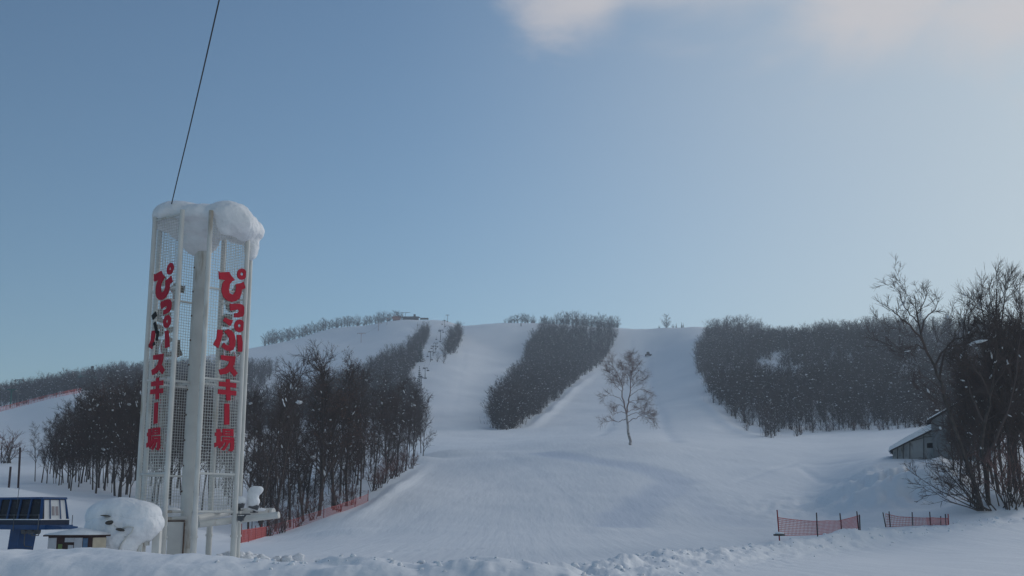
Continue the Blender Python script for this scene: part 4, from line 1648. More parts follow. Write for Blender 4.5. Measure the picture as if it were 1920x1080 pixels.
mb = MB()
for e in (.66, .93):
    mb.hexa([cb(-.215, e - .09, -1.02), cb(-.215, e + .09, -1.02), cb(-.19, e + .09, -1.02), cb(-.19, e - .09, -1.02),
             cb(-.14, e - .08, -.48), cb(-.14, e + .08, -.48), cb(-.1, e + .08, -.48), cb(-.1, e - .08, -.48)])
mb.build('door_window', M['curtain'], cabin)
mb = MB()
for l in (-.35, 1.9, 4.2):
    mb.bar(cb(l, -.48, -1.95), cb(l, -.48, -.95), .035)
mb.bar(cb(-.35, EE + .4, -1.9), cb(-.35, EE + .4, -1.0), .035)
mb.bar(cb(-.35, -.48, -1.0), cb(LL, -.48, -1.0), .025)
mb.build('railing', M['steel'], cabin)
mb = MB()
mb.hexa([cb(2.3, .1, -3.6), cb(2.3, 1.3, -3.6), cb(3.1, 1.3, -3.6), cb(3.1, .1, -3.6), cb(2.0, .1, -1.86), cb(2.0, 1.3, -1.86), cb(2.9, 1.3, -1.86), cb(2.9, .1, -1.86)])
mb.build('support_post', M['blue'], cabin)
for l in (.3, .9, 1.5):
    mb = MB()
    mb.tube([cb(l, -.1, -1.95), cb(l, .12, -1.95)], .19, 16)
    mb.build('sheave_wheel', M['steel'], cabin)
mb = MB()
mb.bar(cb(-.1, -.2, -2.2), cb(.5, -.2, -2.2), .05)
mb.bar(cb(-.1, -.2, -2.2), cb(-.1, -.2, -1.9), .05)
mb.bar(cb(.5, -.2, -2.2), cb(.5, -.2, -1.9), .05)
mb.build('step', M['steel'], cabin)
mb = MB()
mb.tube([cb(1.8, .3, -1.9), cb(1.8, .3, -2.75), cb(1.72, .3, -2.86), cb(1.1, .3, -2.9)], .035, 6)
mb.build('cable_duct', M['steel'], cabin)
mb = MB()
mb.tube([cb(1.95, -.3, -.6), cb(1.9, -.3, .7)], .018, 5)
mb.build('antenna', M['steel'], cabin)

# ------------------------------------------------------------------ little snow roofed hut
HY = 42.0
hp = at(167, 1004, HY)
hut = thing('hut', (hp.x, HY, hp.z - 1.6 * .67), 'tiny low hut with brown and white panels and snowy roof behind the snow bank', 'hut')
hut.scale = (.67, .67, .67)
he = Vector((-0.94, -0.10, 0)).normalized()     # along front to the left
hs = Vector((0.55, 0.83, 0)).normalized()   # side going back


def hb(a, s, z):
    return he * a + hs * s + Vector((0, 0, 1.6 + z))


mb = MB()
mb.hexa([hb(0, 0, -2.4), hb(0, 1.1, -2.4), hb(2.1, 1.1, -2.4), hb(2.1, 0, -2.4), hb(0, 0, -.05), hb(0, 1.1, -.05), hb(2.1, 1.1, -.05), hb(2.1, 0, -.05)])
mb.build('wall', M['hut_brown'], hut)
mb = MB()
hexp = lambda a0, a1, z0_, z1_, o=.03: mb.hexa([hb(a0, -o, z0_), hb(a1, -o, z0_), hb(a1, .0, z0_), hb(a0, .0, z0_), hb(a0, -o, z1_), hb(a1, -o, z1_), hb(a1, .0, z1_), hb(a0, .0, z1_)])
hexp(1.66, 2.08, -2.3, -.12)
hexp(.32, .72, -2.3, -.12)
hexp(.74, 1.2, -.35, -.12, .05)
hexp(.78, 1.02, -1.0, -.5, .04)
mb.build('white_panel', M['hut_white'], hut)
mb = MB()
hexp(.04, .28, -2.3, -.14, .02)
mb.build('blue_panel', M['hut_blue'], hut)
mb = MB()
hexp(1.35, 1.55, -1.1, -.45, .02)
mb.build('green_item', M['hut_green'], hut)
mb = MB()
mb.hexa([hb(-.03, .25, -2.4), hb(-.03, 1.08, -2.4), hb(0, 1.08, -2.4), hb(0, .25, -2.4), hb(-.03, .25, -.12), hb(-.03, 1.08, -.12), hb(0, 1.08, -.12), hb(0, .25, -.12)])
mb.build('beige_panel', M['hut_beige'], hut)
mb = MB()
mb.hexa([hb(-.15, -.15, -.05), hb(-.15, 1.2, -.05), hb(2.25, 1.2, -.05), hb(2.25, -.15, -.05), hb(-.15, -.15, .03), hb(-.15, 1.2, .03), hb(2.25, 1.2, .03), hb(2.25, -.15, .03)])
mb.build('roof', M['hut_brown'], hut)
mb = MB()
mb.add([hb(-.14, -.14, .03), hb(-.14, 1.2, .03), hb(2.24, 1.2, .03), hb(2.24, -.14, .03), hb(-.1, -.1, .12), hb(-.1, 1.15, .12), hb(2.2, 1.15, .08), hb(2.2, -.1, .08), hb(.9, .5, .42)],
       [(0, 1, 5, 4), (1, 2, 6, 5), (2, 3, 7, 6), (3, 0, 4, 7), (4, 5, 8), (5, 6, 8), (6, 7, 8), (7, 4, 8)])
mb.build('roof_snow', M['snow'], hut, smooth=True)

# poles at left
for px, py0, py1, Y, lab in ((38, 839, 907, 118, 'taller of two dark thin poles rising from the snow hump at far left'),
                             (20, 875, 912, 116, 'shorter of two dark thin poles rising from the snow hump at far left')):
    mb = MB()
    mb.tube([at(px - 4, py1 + 8, Y), at(px, py0, Y)], .11, 8)
    o = mb.build('pole', M['pole_dark'])
    tag(o, lab, 'pole')

# ------------------------------------------------------------------ orange net fences


def fence(pts, h, postlist, label, group=None, cell=0.14, wire=0.022, poster='pole_dark', rot=None, snow=None, r=0.035):
    """pts: ground points of the net's foot; postlist: fraction along, height, lean"""
    base = pts[0]
    root = thing('net_fence', base, label, 'fence', group)
    P = [p - base for p in pts]
    Ls = [0]
    for i in range(len(P) - 1):
        Ls.append(Ls[-1] + (P[i + 1] - P[i]).length)
    T = Ls[-1]

    def pos(s):
        s = min(max(s, 0), T)
        for i in range(len(P) - 1):
            if s <= Ls[i + 1] + 1e-6:
                return P[i].lerp(P[i + 1], (s - Ls[i]) / (Ls[i + 1] - Ls[i]))
        return P[-1]
    n = int(T / cell)
    hh = h if callable(h) else (lambda f: h)
    net = MB()
    rows = max(4, int(hh(0.3) / cell))
    for i in range(n + 1):
        s = T * i / n
        a = pos(s)
        H = hh(i / n)
        sway = Vector((0, 0.05 * math.sin(s * 2.1), 0))
        net.bar(a, a + Vector((0, 0, H)) + sway, wire)
    for j in range(rows + 1):
        k = 0
        m = max(2, int(T / 0.9))
        for i in range(m):
            f0, f1 = i / m, (i + 1) / m
            a, b_ = pos(T * f0), pos(T * f1)
            w_ = wire * (1.8 if j in (0, rows) else 1)
            sag = lambda f: -0.06 * abs(math.sin(f * T * 0.8))
            net.bar(a + Vector((0, .0, hh(f0) * j / rows + sag(f0) * (j / rows))), b_ + Vector((0, 0, hh(f1) * j / rows + sag(f1) * (j / rows))), w_)
    net.build('net', M['orange'], root)
    for f, H, lean, mt in postlist:
        pm = MB()
        a = pos(T * f)
        pm.tube([a + Vector((0, -.04, -.4)), a + Vector((lean, -.04, H))], r, 7)
        pm.build('post', M[mt], root)
    return root


def gpt(px, py, Y=None):
    if Y is None:
        return hitf(px, py)
    x = xat(px, Y, py)
    return Vector((x, Y, gzf(x, Y)))


fY = [84, 83, 82, 82]
pts = [at(1461, 1004, 80), at(1525, 1003, 81), at(1572, 999, 82), at(1612, 989, 83)]
fence(pts, lambda f: np.interp(f, [0, .4, .7, 1], [1.2, 0.95, .85, .85]),
      [(0, 1.72, -.08, 'pole_red'), (.44, 1.5, 0, 'pole_dark'), (.75, 1.3, -.06, 'pole_dark'), (.985, 1.15, -.08, 'pole_dark'), (1, .9, .02, 'pole_dark')],
      'taut orange net fence by the ploughed ridge, left of its sagging twin', 'orange net fences by the ploughed ridge', cell=.11, wire=.024, r=.045)
pts = [hitf(x_, y_) for x_, y_ in ((1662, 989), (1700, 987), (1738, 986), (1778, 986))]
fence(pts, lambda f: np.interp(f, [0, .15, .5, 1], [.95, .72, .5, .48]),
      [(0, 1.05, -.2, 'pole_dark'), (.05, 1.1, -.04, 'pole_dark'), (.33, 0.95, .02, 'pole_dark'), (.60, .9, 0, 'pole_dark'), (.83, .6, .04, 'pole_dark'), (.95, .75, 0, 'pole_dark'), (1, .75, .03, 'pole_red')],
      'low sagging orange net fence behind the ploughed ridge at right', 'orange net fences by the ploughed ridge', cell=.11, wire=.024, r=.04)
# disc by the first post
mb = MB()
c = at(1461, 1003, 78.5)
mb.tube([c + Vector((0, 0, -.06)), c + Vector((0, 0, .05))], .38, 20)
o = mb.build('disc_base', M['rock'])
tag(o, 'flat dark round base lying in the snow below the left fence end post', 'base')
snow_mesh([(c + Vector((0, 0, .1)), (.3, .3, .1))], .04, 'disc_snow', M['snow'], None, .02, 2).parent = o
# long fence along the wood
pts = []
for px, py in ((452, 1016), (500, 1003), (560, 987), (610, 971), (655, 954), (690, 941)):
    pts.append(hitf(px, py))
fence(pts, lambda f: np.interp(f, [0, 1], [1.0, 0.8]), [(0, 1.5, 0, 'pole_red')] + [(i / 9, 1.15, 0, 'pole_red') for i in range(1, 9)] + [(1, 1.2, 0, 'pole_red')],
      'long orange-red net fence climbing along the foot of the wood behind the tower', None, cell=.16, wire=.017)
pts = [hitf(px, py) for px, py in ((-8, 775), (40, 764), (80, 754), (120, 744), (152, 737))]
fence(pts, 1.4, [(i / 8, 1.7, 0, 'pole_red') for i in range(9)], 'thin orange fence line crossing the far snow slope at the left edge', None, cell=1.0, wire=.07, r=.06)
# little box behind the fence foot
bx = hitf(523, 992)
mb = MB()
mb.box((0, 0, .5), (1.2, .9, 1.1))
rt = thing('white_box', bx + Vector((0, 1, 0)), 'small white box with snowy lid behind the orange fence at the wood edge', 'box')
mb.build('box_body', M['hut_white'], rt)
mb = MB()
mb.box((0, 0, 1.1), (1.4, 1.1, .14))
mb.build('box_snow', M['snow'], rt)

# dirt lumps in the foreground
for i, (px, py, Y, s) in enumerate(((1105, 1071, 26, .14), (1117, 1069.5, 26.3, .09), (708, 1042, 50, .14), (790, 1045, 48, .15), (598, 1042, 50, .14))):
    x = xat(px, Y, py)
    z = gzf(x, Y)
    mb = MB()
    rg = random.Random(i)
    clump(mb, Vector((x, Y, z + s * .3)), s, rg, .6)
    sn = MB()
    clump(sn, Vector((x, Y, z + s * .72)), s * .72, rg, .35)
    o = mb.build('snow_chunk' if i > 1 else 'stone', M['rock'] if i < 2 else M['snow'], smooth=True)
    if i < 2:
        q = sn.build('snow_cap', M['snow'], smooth=True)
        q.parent = o
        tag(o, ('larger', 'smaller')[i] + ' of two snow-dusted dark stones at the bottom edge', 'stone')
    else:
        tag(o, {2: 'middle one of three snow lumps on the flat before the piste', 3: 'rightmost of three snow lumps on the flat before the piste', 4: 'snow lump nearest the tower of three on the flat'}[i], 'snow lump')

# crumbs of ploughed snow
mb = MB()
rg = random.Random(77)
for i in range(300):
    k = rg.randrange(len(RIDGE) - 1)
    f = rg.random()
    (ax, ay, _), (bx_, by_, _) = RIDGE[k], RIDGE[k + 1]
    x, y = ax + (bx_ - ax) * f + rg.gauss(0, 1.3), ay + (by_ - ay) * f + rg.gauss(0, 1.6)
    s_ = rg.choice((.03, .04, .05, .06, .09, .12))
    clump(mb, Vector((x, y, gzf(x, y) - s_ * .1)), s_, rg, .7)
for i in range(90):
    x = xat(rg.uniform(420, 1110), BY, 1050)
    y = BY + rg.gauss(.2, .5)
    s_ = rg.choice((.008, .012, .02, .03))
    clump(mb, Vector((x, y, gzf(x, y) + s_ * .2)), s_, rg, .7)
for i in range(60):
    x, y = xat(rg.gauss(470, 38), 50, 1040), 50 + rg.gauss(0, 1)
    s_ = rg.choice((.05, .09, .16, .22))
    clump(mb, Vector((x, y, gzf(x, y) + s_ * .2)), s_, rg, .7)
o = mb.build('snow_rubble', M['snow'], smooth=True)
tag(o, 'loose crumbs of ploughed snow along the banks', 'snow rubble', kind='stuff')

# ------------------------------------------------------------------ shed on the right
ZS = 135.0
g0 = at(1673, 854, ZS)
shed = thing('shed', g0, 'weathered pale shed with lean-to and snowy roofs behind the right-hand trees', 'shed')
mS = ZS / F


AS = math.radians(20)
SE, SD = Vector((math.cos(AS), -math.sin(AS), 0)), Vector((math.sin(AS), math.cos(AS), 0))


def sd(px, py, dy=0):
    """pixel -> point of the gable plane, which faces the viewer"""
    r_, e_ = ray(px, py)
    s_ = (r_ * g0.y - g0.x) / (math.cos(AS) + r_ * math.sin(AS))
    Y = g0.y - s_ * math.sin(AS)
    return Vector((s_ * SE.x, s_ * SE.y, HC + e_ * Y - g0.z))


def ext(name, poly, y0, y1, mat, parent=shed):
    mb = MB()
    n = len(poly)
    vs = [sd(x, y, 0) + SD * y0 for x, y in poly] + [sd(x, y, 0) + SD * y1 for x, y in poly]
    fs = [tuple(range(n)), tuple(range(n, 2 * n))[::-1]] + [(i, i + n, (i + 1) % n + n, (i + 1) % n) for i in range(n)]
    mb.add(vs, fs)
    return mb.build(name, mat, parent)


ext('lean_to_wall', [(1674, 884), (1674, 844), (1752, 806), (1752, 884)], 0, 7, M['shed_wall'])
rf = ext('lean_to_roof', [(1669, 847), (1669, 844.5), (1753, 802.5), (1753, 805)], -.35, 7.3, M['shed_frame'])
ext('roof_snow', [(1666, 846), (1668, 838), (1700, 818.5), (1743, 796), (1752, 795), (1753, 802.5), (1669, 844.5)], -.45, 7.4, M['snow'], rf)
ext('main_wall', [(1753, 885), (1746, 800), (1746, 789), (1800, 758), (1862, 790), (1862, 885)], -.6, 9, M['shed_dull'])
rf = ext('main_roof', [(1738, 792), (1738, 789.5), (1800, 754), (1870, 791), (1870, 794), (1800, 757.5)], -1.1, 9.5, M['shed_frame'])
ext('roof_snow', [(1737, 791), (1739, 786.5), (1770, 769), (1800, 751.5), (1835, 771), (1871, 789), (1871, 791), (1800, 754), (1738, 789.5)], -1.2, 9.6, M['snow'], rf)
for k, px in enumerate((1683, 1694, 1706, 1732)):
    ty = np.interp(px, [1674, 1752], [844, 806])
    ext('frame_post', [(px - .6, 862), (px - .6, ty + 1), (px + .6, ty + .5), (px + .6, 862)], -.08, 0, M['shed_frame'])
ext('frame_rail', [(1708, 828), (1708, 826.8), (1731, 820.3), (1731, 821.5)], -.06, 0, M['shed_frame'])
ext('frame_rail', [(1733, 820), (1733, 818.8), (1751, 818), (1751, 819.2)], -.06, 0, M['shed_frame'])
ext('window', [(1738, 840), (1738, 831), (1751, 830), (1751, 840)], -.05, 0, M['glass'])
for px in (1677.5, 1687.5, 1699.5):
    ty = np.interp(px, [1674, 1752], [844, 806])
    ext('window', [(px - 2, 856), (px - 2, ty + 6), (px + 2, ty + 4.5), (px + 2, 856)], -.05, 0, M['shed_dull'])
for i, px in enumerate(range(1752, 1858, 9)):
    ty = np.interp(px, [1746, 1800, 1862], [789, 758, 790])
    ext('wall_batten', [(px - .5, 866), (px - .5, ty + 3), (px + .5, ty + 3), (px + .5, 866)], -.68, -.6, M['shed_dull'])

# ------------------------------------------------------------------ ski lifts


def lift_tower(name, H, arm, mat, label, group, double=False):
    root = thing(name, (0, 0, 0), label, 'lift tower', group)
    mb = MB()
    mb.tube([(0, 0, -.5), (0, 0, H)], [.2, .15], 8)
    mb.build('pylon', mat, root)
    mb = MB()
    mb.box((0, 0, H), (arm, .28, .3))
    mb.bar((-arm * .28, 0, H - .1), (0, 0, H - 1.0), .12)
    mb.bar((arm * .28, 0, H - .1), (0, 0, H - 1.0), .12)
    mb.build('crossarm', mat, root)
    for s in (-1, 1):
        mb = MB()
        mb.box((s * arm * .46, 0, H - .3), (.2, 1.6, .22))
        for k in (-.6, -.2, .2, .6):
            mb.tube([(s * arm * .46 - .08, k, H - .42), (s * arm * .46 + .08, k, H - .42)], .2, 8)
        mb.build('sheave', M['steel'], root)
    return root


G1 = 'dark towers of the chairlift between the tree belts'
proto = lift_tower('lift_tower', 6.2, 2.9, M['steel'], 'x', G1)
lift1 = [(790, 725, 1.0), (797, 709, 1.0), (807, 678, 1.05), (812, 668, 1.0), (817, 663, 1.0), (826, 638, 1.2), (833, 616, 1.0), (839, 606, 1.05)]
tops = []
for i, (px, py, s) in enumerate(lift1):
    p = hitf(px, py)
    s *= max(.85, min(1.05, p.y / 700))
    if i == 0:
        o = proto
        o.location, o.scale = p, (s, s, s)
    else:
        o = dup(proto, p, 0, (s, s, s))
    o['label'] = 'dark T-shaped lift tower, %s of the chairlift between tree belts' % (
        'lowest', 'second lowest', 'third lowest', 'fourth lowest', 'fifth lowest', 'third highest', 'second highest', 'topmost')[i]
    tops.append((p, s))


def cable(tops, dx, H, label, name='lift_cable', r=.028, mat='steel'):
    mb = MB()
    pts = []
    for i, (p, s) in enumerate(tops):
        a = p + Vector((dx * s, 0, (H - .2) * s))
        if pts:
            b_ = pts[-1]
            for k in range(1, 6):
                f = k / 6
                pts.append(b_.lerp(a, f) + Vector((0, 0, -1.2 * 4 * f * (1 - f) * (a - b_).length / 120)))
        pts.append(a)
    mb.tube(pts, r, 5)
    o = mb.build(name, M[mat])
    tag(o, label, 'cable')
    return pts


dn = hitf(775, 770)
cab_l = cable(tops, -1.45, 6.2, 'left-hand haul cable of the chairlift between the tree belts')
cab_r = cable(tops, 1.45, 6.2, 'right-hand haul cable of the chairlift between the tree belts')


def make_chair(lab, grp):
    root = thing('lift_chair', (0, 0, 0), lab, 'lift chair', grp)
    mb = MB()
    mb.tube([(0, 0, 0), (0, .1, -.8), (0, .35, -1.2), (0, .35, -2.0)], .05, 6)
    mb.build('hanger', M['steel'], root)
    mb = MB()
    mb.box((0, 0, -2.05), (1.3, .5, .12))
    mb.build('seat', M['steel'], root)
    mb = MB()
    mb.box((0, .32, -1.7), (1.3, .1, .6))
    mb.build('backrest', M['steel'], root)
    return root


GC = 'chairs hanging on the chairlift between the tree belts'
LC = 'empty dark chair hanging from the chairlift cable between the tree belts'
chair = make_chair(LC, GC)
first = True
for cab, off in ((cab_r, 0), (cab_l, 3)):
    for i in range(2 + off // 3, len(cab) - 1, 4):
        a = cab[i].lerp(cab[i + 1], .4)
        if first:
            chair.location = a
            first = False
        else:
            dup(chair, a, 0, None, LC, GC)

G2 = 'orange towers of the left summit lift'
p2 = lift_tower('lift_tower', 8.0, 7.0, M['orange_paint'], 'x', G2)
tops2 = []
for i, (px, py, s) in enumerate(((677, 641, 1.0), (709.5, 621, .9), (725.5, 611, .75))):
    p = hitf(px, py)
    o = p2 if i == 0 else dup(p2, p, 0)
    o.location, o.scale = p, (s, s, s)
    o['label'] = 'orange T-shaped lift tower on the open left slope, %s of three' % ('lowest and largest', 'the middle', 'uppermost')[i]
    tops2.append((p, s))
cable(tops2, 3.2, 8.0, 'faint cable strung over the orange lift towers on the left slope', r=.05)
# summit station and lift head
ps = crest(770, 900, back=1)
st = thing('summit_station', ps, 'low dark summit station with a small turret on the left skyline', 'lift station')
mb = MB()
mb.box((0, 0, 1.0), (15, 5, 2.2))
mb.build('wall', M['shed_frame'], st)
mb = MB()
mb.hexa([Vector(v) for v in ((-9, -3, 2.1), (9, -3, 2.1), (9, 3, 2.1), (-9, 3, 2.1), (-7, -.5, 3.2), (7, -.5, 3.2), (7, .5, 3.2), (-7, .5, 3.2))])
mb.build('roof', M['steel'], st)
mb = MB()
mb.box((3.6, 0, 4), (2, 2, 2.4))
mb.build('turret', M['shed_frame'], st)
mb = MB()
mb.box((13, 0, 1.0), (8, 3, 1.4))
mb.build('annex', M['shed_frame'], st)
o = lift_tower('lift_tower', 7, 8.5, M['steel'], 'dark T-shaped lift head tower on the left skyline beside the summit station', None)
o.location = crest(760, 900, back=0)
# orange summit hut
pq = crest(743.5, 900, back=3)
oh = thing('orange_hut', pq, 'orange-roofed round-shouldered hut on the left skyline next to the summit station', 'hut')
mb = MB()
mb.box((0, 0, 1.2), (7.4, 5, 2.6))
mb.build('wall', M['orange_paint'], oh)
mb = MB()
mb.hexa([Vector(v) for v in ((-4.3, -3, 2.5), (4.3, -3, 2.5), (4.3, 3, 2.5), (-4.3, 3, 2.5), (-2.4, -.8, 4.2), (2.4, -.8, 4.2), (2.4, .8, 4.2), (-2.4, .8, 4.2))])
mb.build('roof', M['orange_paint'], oh)
mb = MB()
mb.tube([(5.8, 0, 0), (5.8, 0, 8)], .15, 6)
mb.build('mast', M['steel'], oh)

# left hillside lift things
G3 = 'lift towers on the far left slope'
p = hitf(19, 766)
o = lift_tower('lift_tower', 6.0, 2.2, M['green'], 'thick green lift tower standing by the orange fence at the left edge', None)
o.location, o.scale = p, (1.5, 1.5, 1.05)
p = hitf(32, 764)
o = lift_tower('lift_tower', 9.0, 3.0, M['steel'], 'slim grey lift tower with crossarm right of the green tower at the left edge', None)
o.location = p
x = xat(172.5, 600, 700)
o = thing('lamp_mast', (x, 600, gzf(x, 600)), 'thin mast with a lamp cluster above the wooded ridge at left', 'mast')
zt = at(172.5, 686, 600).z - gzf(x, 600)
mb = MB()
mb.tube([(0, 0, -.5), (0, 0, zt)], .22, 6)
mb.build('mast_pole', M['steel'], o)
mb = MB()
mb.box((0, 0, zt - .8), (1.6, .4, 1.3))
mb.box((.2, 0, zt - 2.2), (.8, .4, .8))
mb.build('lamp_cluster', M['steel'], o)
for px, py, Y, w_, lab in ((226, 697, 560, 7.0, 'wide lift crossarm with snow on it above the left ridge, beside the tower'),):
    x = xat(px, Y, 700)
    z = gzf(x, Y)
    zt = at(px, py, Y).z - z
    o = lift_tower('lift_tower', zt, w_, M['steel'], lab, None)
    o.location = (x, Y, z)
x = xat(164, 590, 705)
o = thing('lift_station', (x, 590, gzf(x, 590)), 'long dark green roof of a lift station poking from the left wooded ridge', 'lift station')
zt = at(164, 704, 590).z - gzf(x, 590)
mb = MB()
mb.box((0, 0, zt / 2 - .6), (6.5, 4, zt - 1.2))
mb.build('wall', M['shed_frame'], o)
mb = MB()
mb.hexa([Vector(v) for v in ((-4.2, -3, zt - 1.2), (4.2, -3, zt - 1.2), (4.2, 3, zt - 1.2), (-4.2, 3, zt - 1.2), (-3.6, -.6, zt), (3.6, -.6, zt), (3.6, .6, zt), (-3.6, .6, zt))])
mb.build('roof', M['green'], o)

# snow groomer
p = hitf(1215, 669)
sg = thing('snow_groomer', p, 'tiny dark snow groomer working alone near the top of the right-hand run', 'snow groomer')
sg.scale = (p.y / 850,) * 3
mb = MB()
mb.box((0, 0, 1.1), (2.4, 4, .8))
mb.build('body', M['pole_dark'], sg)
mb = MB()
mb.hexa([Vector(v) for v in ((-1.1, -1.6, 1.5), (1.1, -1.6, 1.5), (1.2, .6, 1.5), (-1.2, .6, 1.5), (-.9, -1.1, 3.0), (.9, -1.1, 3.0), (1, .5, 3.0), (-1, .5, 3.0))])
mb.build('cab', M['glass'], sg)
for s in (-1, 1):
    mb = MB()
    mb.tube([(s * 1.3, -1.7, .45), (s * 2.0, -1.7, .45)], .45, 10)
    mb.tube([(s * 1.3, 1.7, .45), (s * 2.0, 1.7, .45)], .45, 10)
    mb.box((s * 1.65, 0, .45), (.7, 3.4, .86))
    mb.build('track', M['rock'], sg)
mb = MB()
mb.box((0, -2.9, .6), (4.9, .25, .9))
mb.bar((-.8, -2, .8), (-.8, -2.9, .6), .15)
mb.bar((.8, -2, .8), (.8, -2.9, .6), .15)
mb.build('blade', M['pole_dark'], sg)
# skier/marker figure on the ridge at (977,613): a short dark post
p = hitf(977, 615)
mb = MB()
mb.tube([p + Vector((0, 0, -.3)), p + Vector((0, 0, 3.0))], .32, 7)
mb.tube([p + Vector((0, 0, 3.0)), p + Vector((-.1, 0, 5.0))], .18, 6)
o = mb.build('marker_post', M['pole_dark'])
tag(o, 'short dark post at the top of the middle run below the ridge trees', 'post')

# ------------------------------------------------------------------ haze
hz = MB()
x0, x1, y0, y1, zz0, zz1 = -1960, 1960, -60, 1720, -8.0, 232.0
zmin = float(GR['Z'].min())
zmax = float(GR['Z'].max())
print('ground z', zmin, zmax)
zz0 = zmin - 1.0
zz1 = zmax + 16.0
hz.hexa([Vector(v) for v in ((x0, y0, zz0), (x1, y0, zz0), (x1, y1, zz0), (x0, y1, zz0), (x0, y0, zz1), (x1, y0, zz1), (x1, y1, zz1), (x0, y1, zz1))])
hm = bpy.data.materials.new('haze')
t, N, L = nt(hm)
N.remove(N['Principled BSDF'])
pv = N.new('ShaderNodeVolumePrincipled')
pv.inputs['Color'].default_value = (0.80, 0.90, 1.0, 1)
pv.inputs['Density'].default_value = 0.00028
pv.inputs['Anisotropy'].default_value = 0.3
L.new(pv.outputs[0], N['Material Output'].inputs['Volume'])
ho = hz.build('haze', hm)
tag(ho, 'thin cold winter haze over the slopes', 'haze', kind='stuff')

# ------------------------------------------------------------------ light
SUN_AZ = math.radians(44)    # to the right of the view direction (+Y)
SUN_EL = math.radians(21)
w = bpy.data.worlds.new('World')
scn.world = w
w.use_nodes = True
N, L = w.node_tree.nodes, w.node_tree.links
bg = N['Background']
sky = N.new('ShaderNodeTexSky')
sky.sky_type = 'NISHITA'
sky.sun_disc = False
sky.sun_elevation = SUN_EL
sky.sun_rotation = SUN_AZ
sky.altitude = 300
sky.air_density = 1.0
sky.dust_density = 0.7
sky.ozone_density = 2.0
tc = N.new('ShaderNodeTexCoord')
mp = N.new('ShaderNodeMapping')
mp.inputs['Scale'].default_value = (1.0, 1.0, 2.0)
mp.inputs['Rotation'].default_value = (0.0, 0.45, 0.0)
L.new(tc.outputs['Generated'], mp.inputs['Vector'])
nz = N.new('ShaderNodeTexNoise')
nz.inputs['Scale'].default_value = 7.5
nz.inputs['Detail'].default_value = 7
nz.inputs['Roughness'].default_value = 0.55
nz.inputs['Distortion'].default_value = 0.5
L.new(mp.outputs[0], nz.inputs['Vector'])
sx = N.new('ShaderNodeSeparateXYZ')
L.new(tc.outputs['Generated'], sx.inputs[0])


def mth(op, a_, b_=None, c_=None):
    n_ = N.new('ShaderNodeMath')
    n_.operation = op
    for i_, v_ in enumerate((a_, b_, c_)):
        if v_ is None:
            continue
        if isinstance(v_, (int, float)):
            n_.inputs[i_].default_value = v_
        else:
            L.new(v_, n_.inputs[i_])
    return n_.outputs[0]


total = None
# (direction of the middle, radius along azimuth, radius along elevation)
for px_, py_, ra, re_, wgt in ((1062, -10, .062, .042, .9), (1640, -5, .10, .050, 1.1), (1890, 20, .09, .045, 1.0), (1740, -120, .26, .055, 1.2), (700, -260, .2, .05, .8), (2300, -150, .2, .09, 1.0)):
    a_, e_ = ray(px_, py_)
    dv = Vector((a_, 1, e_)).normalized()
    dx_ = mth('DIVIDE', mth('SUBTRACT', sx.outputs['X'], dv.x), ra)
    dz_ = mth('DIVIDE', mth('SUBTRACT', sx.outputs['Z'], dv.z), re_)
    dy_ = mth('DIVIDE', mth('SUBTRACT', sx.outputs['Y'], dv.y), .35)
    d2 = mth('ADD', mth('ADD', mth('MULTIPLY', dx_, dx_), mth('MULTIPLY', dz_, dz_)), mth('MULTIPLY', dy_, dy_))
    g_ = mth('MULTIPLY', mth('EXPONENT', mth('MULTIPLY', d2, -0.9)), wgt)
    total = g_ if total is None else mth('MAXIMUM', total, g_)
m2o = mth('ADD', total, mth('MULTIPLY', mth('SUBTRACT', nz.outputs['Fac'], 0.5), 1.5))
r1 = N.new('ShaderNodeMapRange')
r1.interpolation_type = 'SMOOTHSTEP'
r1.inputs[1].default_value = 0.22
r1.inputs[2].default_value = 1.15
r1.inputs[4].default_value = 0.75
L.new(m2o, r1.inputs[0])
mx = N.new('ShaderNodeMix')
mx.data_type = 'RGBA'
mx.inputs[7].default_value = (6.6, 6.2, 6.2, 1)
L.new(r1.outputs[0], mx.inputs[0])
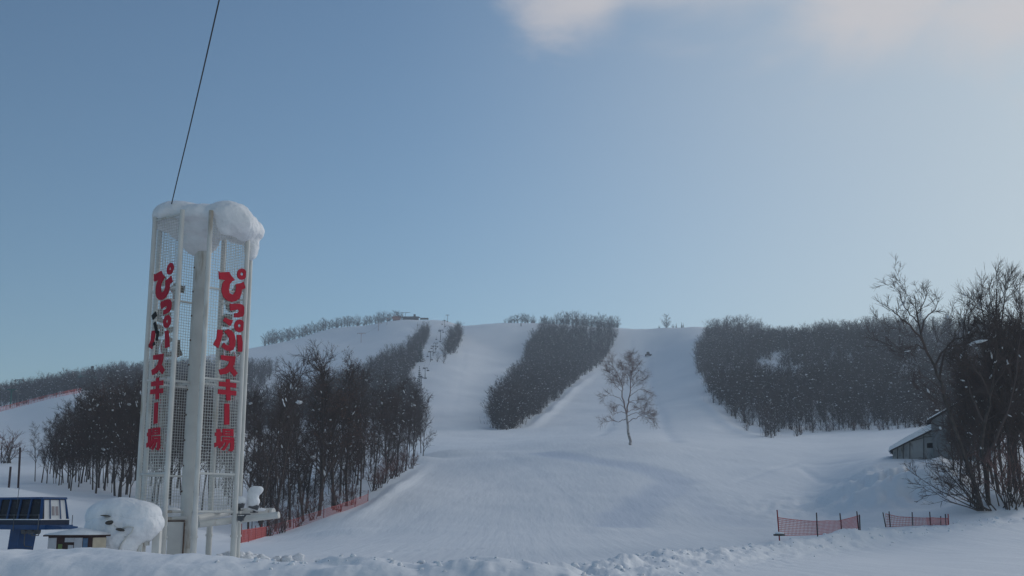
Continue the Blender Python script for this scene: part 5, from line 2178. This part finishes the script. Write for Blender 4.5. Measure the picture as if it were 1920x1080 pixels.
# thin high veil of ice cloud, denser towards the right
r4 = N.new('ShaderNodeMapRange')
r4.interpolation_type = 'SMOOTHSTEP'
r4.inputs[1].default_value = -0.15
r4.inputs[2].default_value = 0.62
r4.inputs[4].default_value = 0.85
L.new(sx.outputs['X'], r4.inputs[0])
n2 = N.new('ShaderNodeTexNoise')
n2.inputs['Scale'].default_value = 1.6
n2.inputs['Detail'].default_value = 3
L.new(mp.outputs[0], n2.inputs['Vector'])
r5 = N.new('ShaderNodeMapRange')
r5.inputs[1].default_value = 0.3
r5.inputs[2].default_value = 0.7
r5.inputs[3].default_value = 0.75
L.new(n2.outputs['Fac'], r5.inputs[0])
m5 = N.new('ShaderNodeMath')
m5.operation = 'MULTIPLY'
L.new(r4.outputs[0], m5.inputs[0])
L.new(r5.outputs[0], m5.inputs[1])
mv = N.new('ShaderNodeMix')
mv.data_type = 'RGBA'
mv.inputs[7].default_value = (5.5, 6.0, 6.2, 1)
L.new(m5.outputs[0], mv.inputs[0])
tint = N.new('ShaderNodeVectorMath')
tint.operation = 'MULTIPLY'
tint.inputs[1].default_value = (0.76, 0.89, 0.93)
L.new(sky.outputs[0], tint.inputs[0])
L.new(tint.outputs[0], mv.inputs[6])
L.new(mv.outputs[2], mx.inputs[6])
L.new(mx.outputs[2], bg.inputs['Color'])
bg.inputs['Strength'].default_value = 0.10

sd_ = bpy.data.lights.new('sun', 'SUN')
sd_.energy = 1.1
sd_.angle = math.radians(16)
sd_.color = (1.0, 0.97, 0.95)
so = bpy.data.objects.new('sun', sd_)
COL.objects.link(so)
dirv = Vector((math.sin(SUN_AZ) * math.cos(SUN_EL), math.cos(SUN_AZ) * math.cos(SUN_EL), math.sin(SUN_EL)))
so.rotation_euler = dirv.to_track_quat('Z', 'Y').to_euler()

vs_ = scn.view_settings
vs_.view_transform = 'Standard'
vs_.look = 'None'
vs_.exposure = -0.08
vs_.gamma = 1
scn.cycles.volume_bounces = 1
scn.cycles.max_bounces = 6
scn.cycles.diffuse_bounces = 3
scn.cycles.volume_step_rate = 1
scn.cycles.transparent_max_bounces = 8
scn.cycles.use_denoising = True
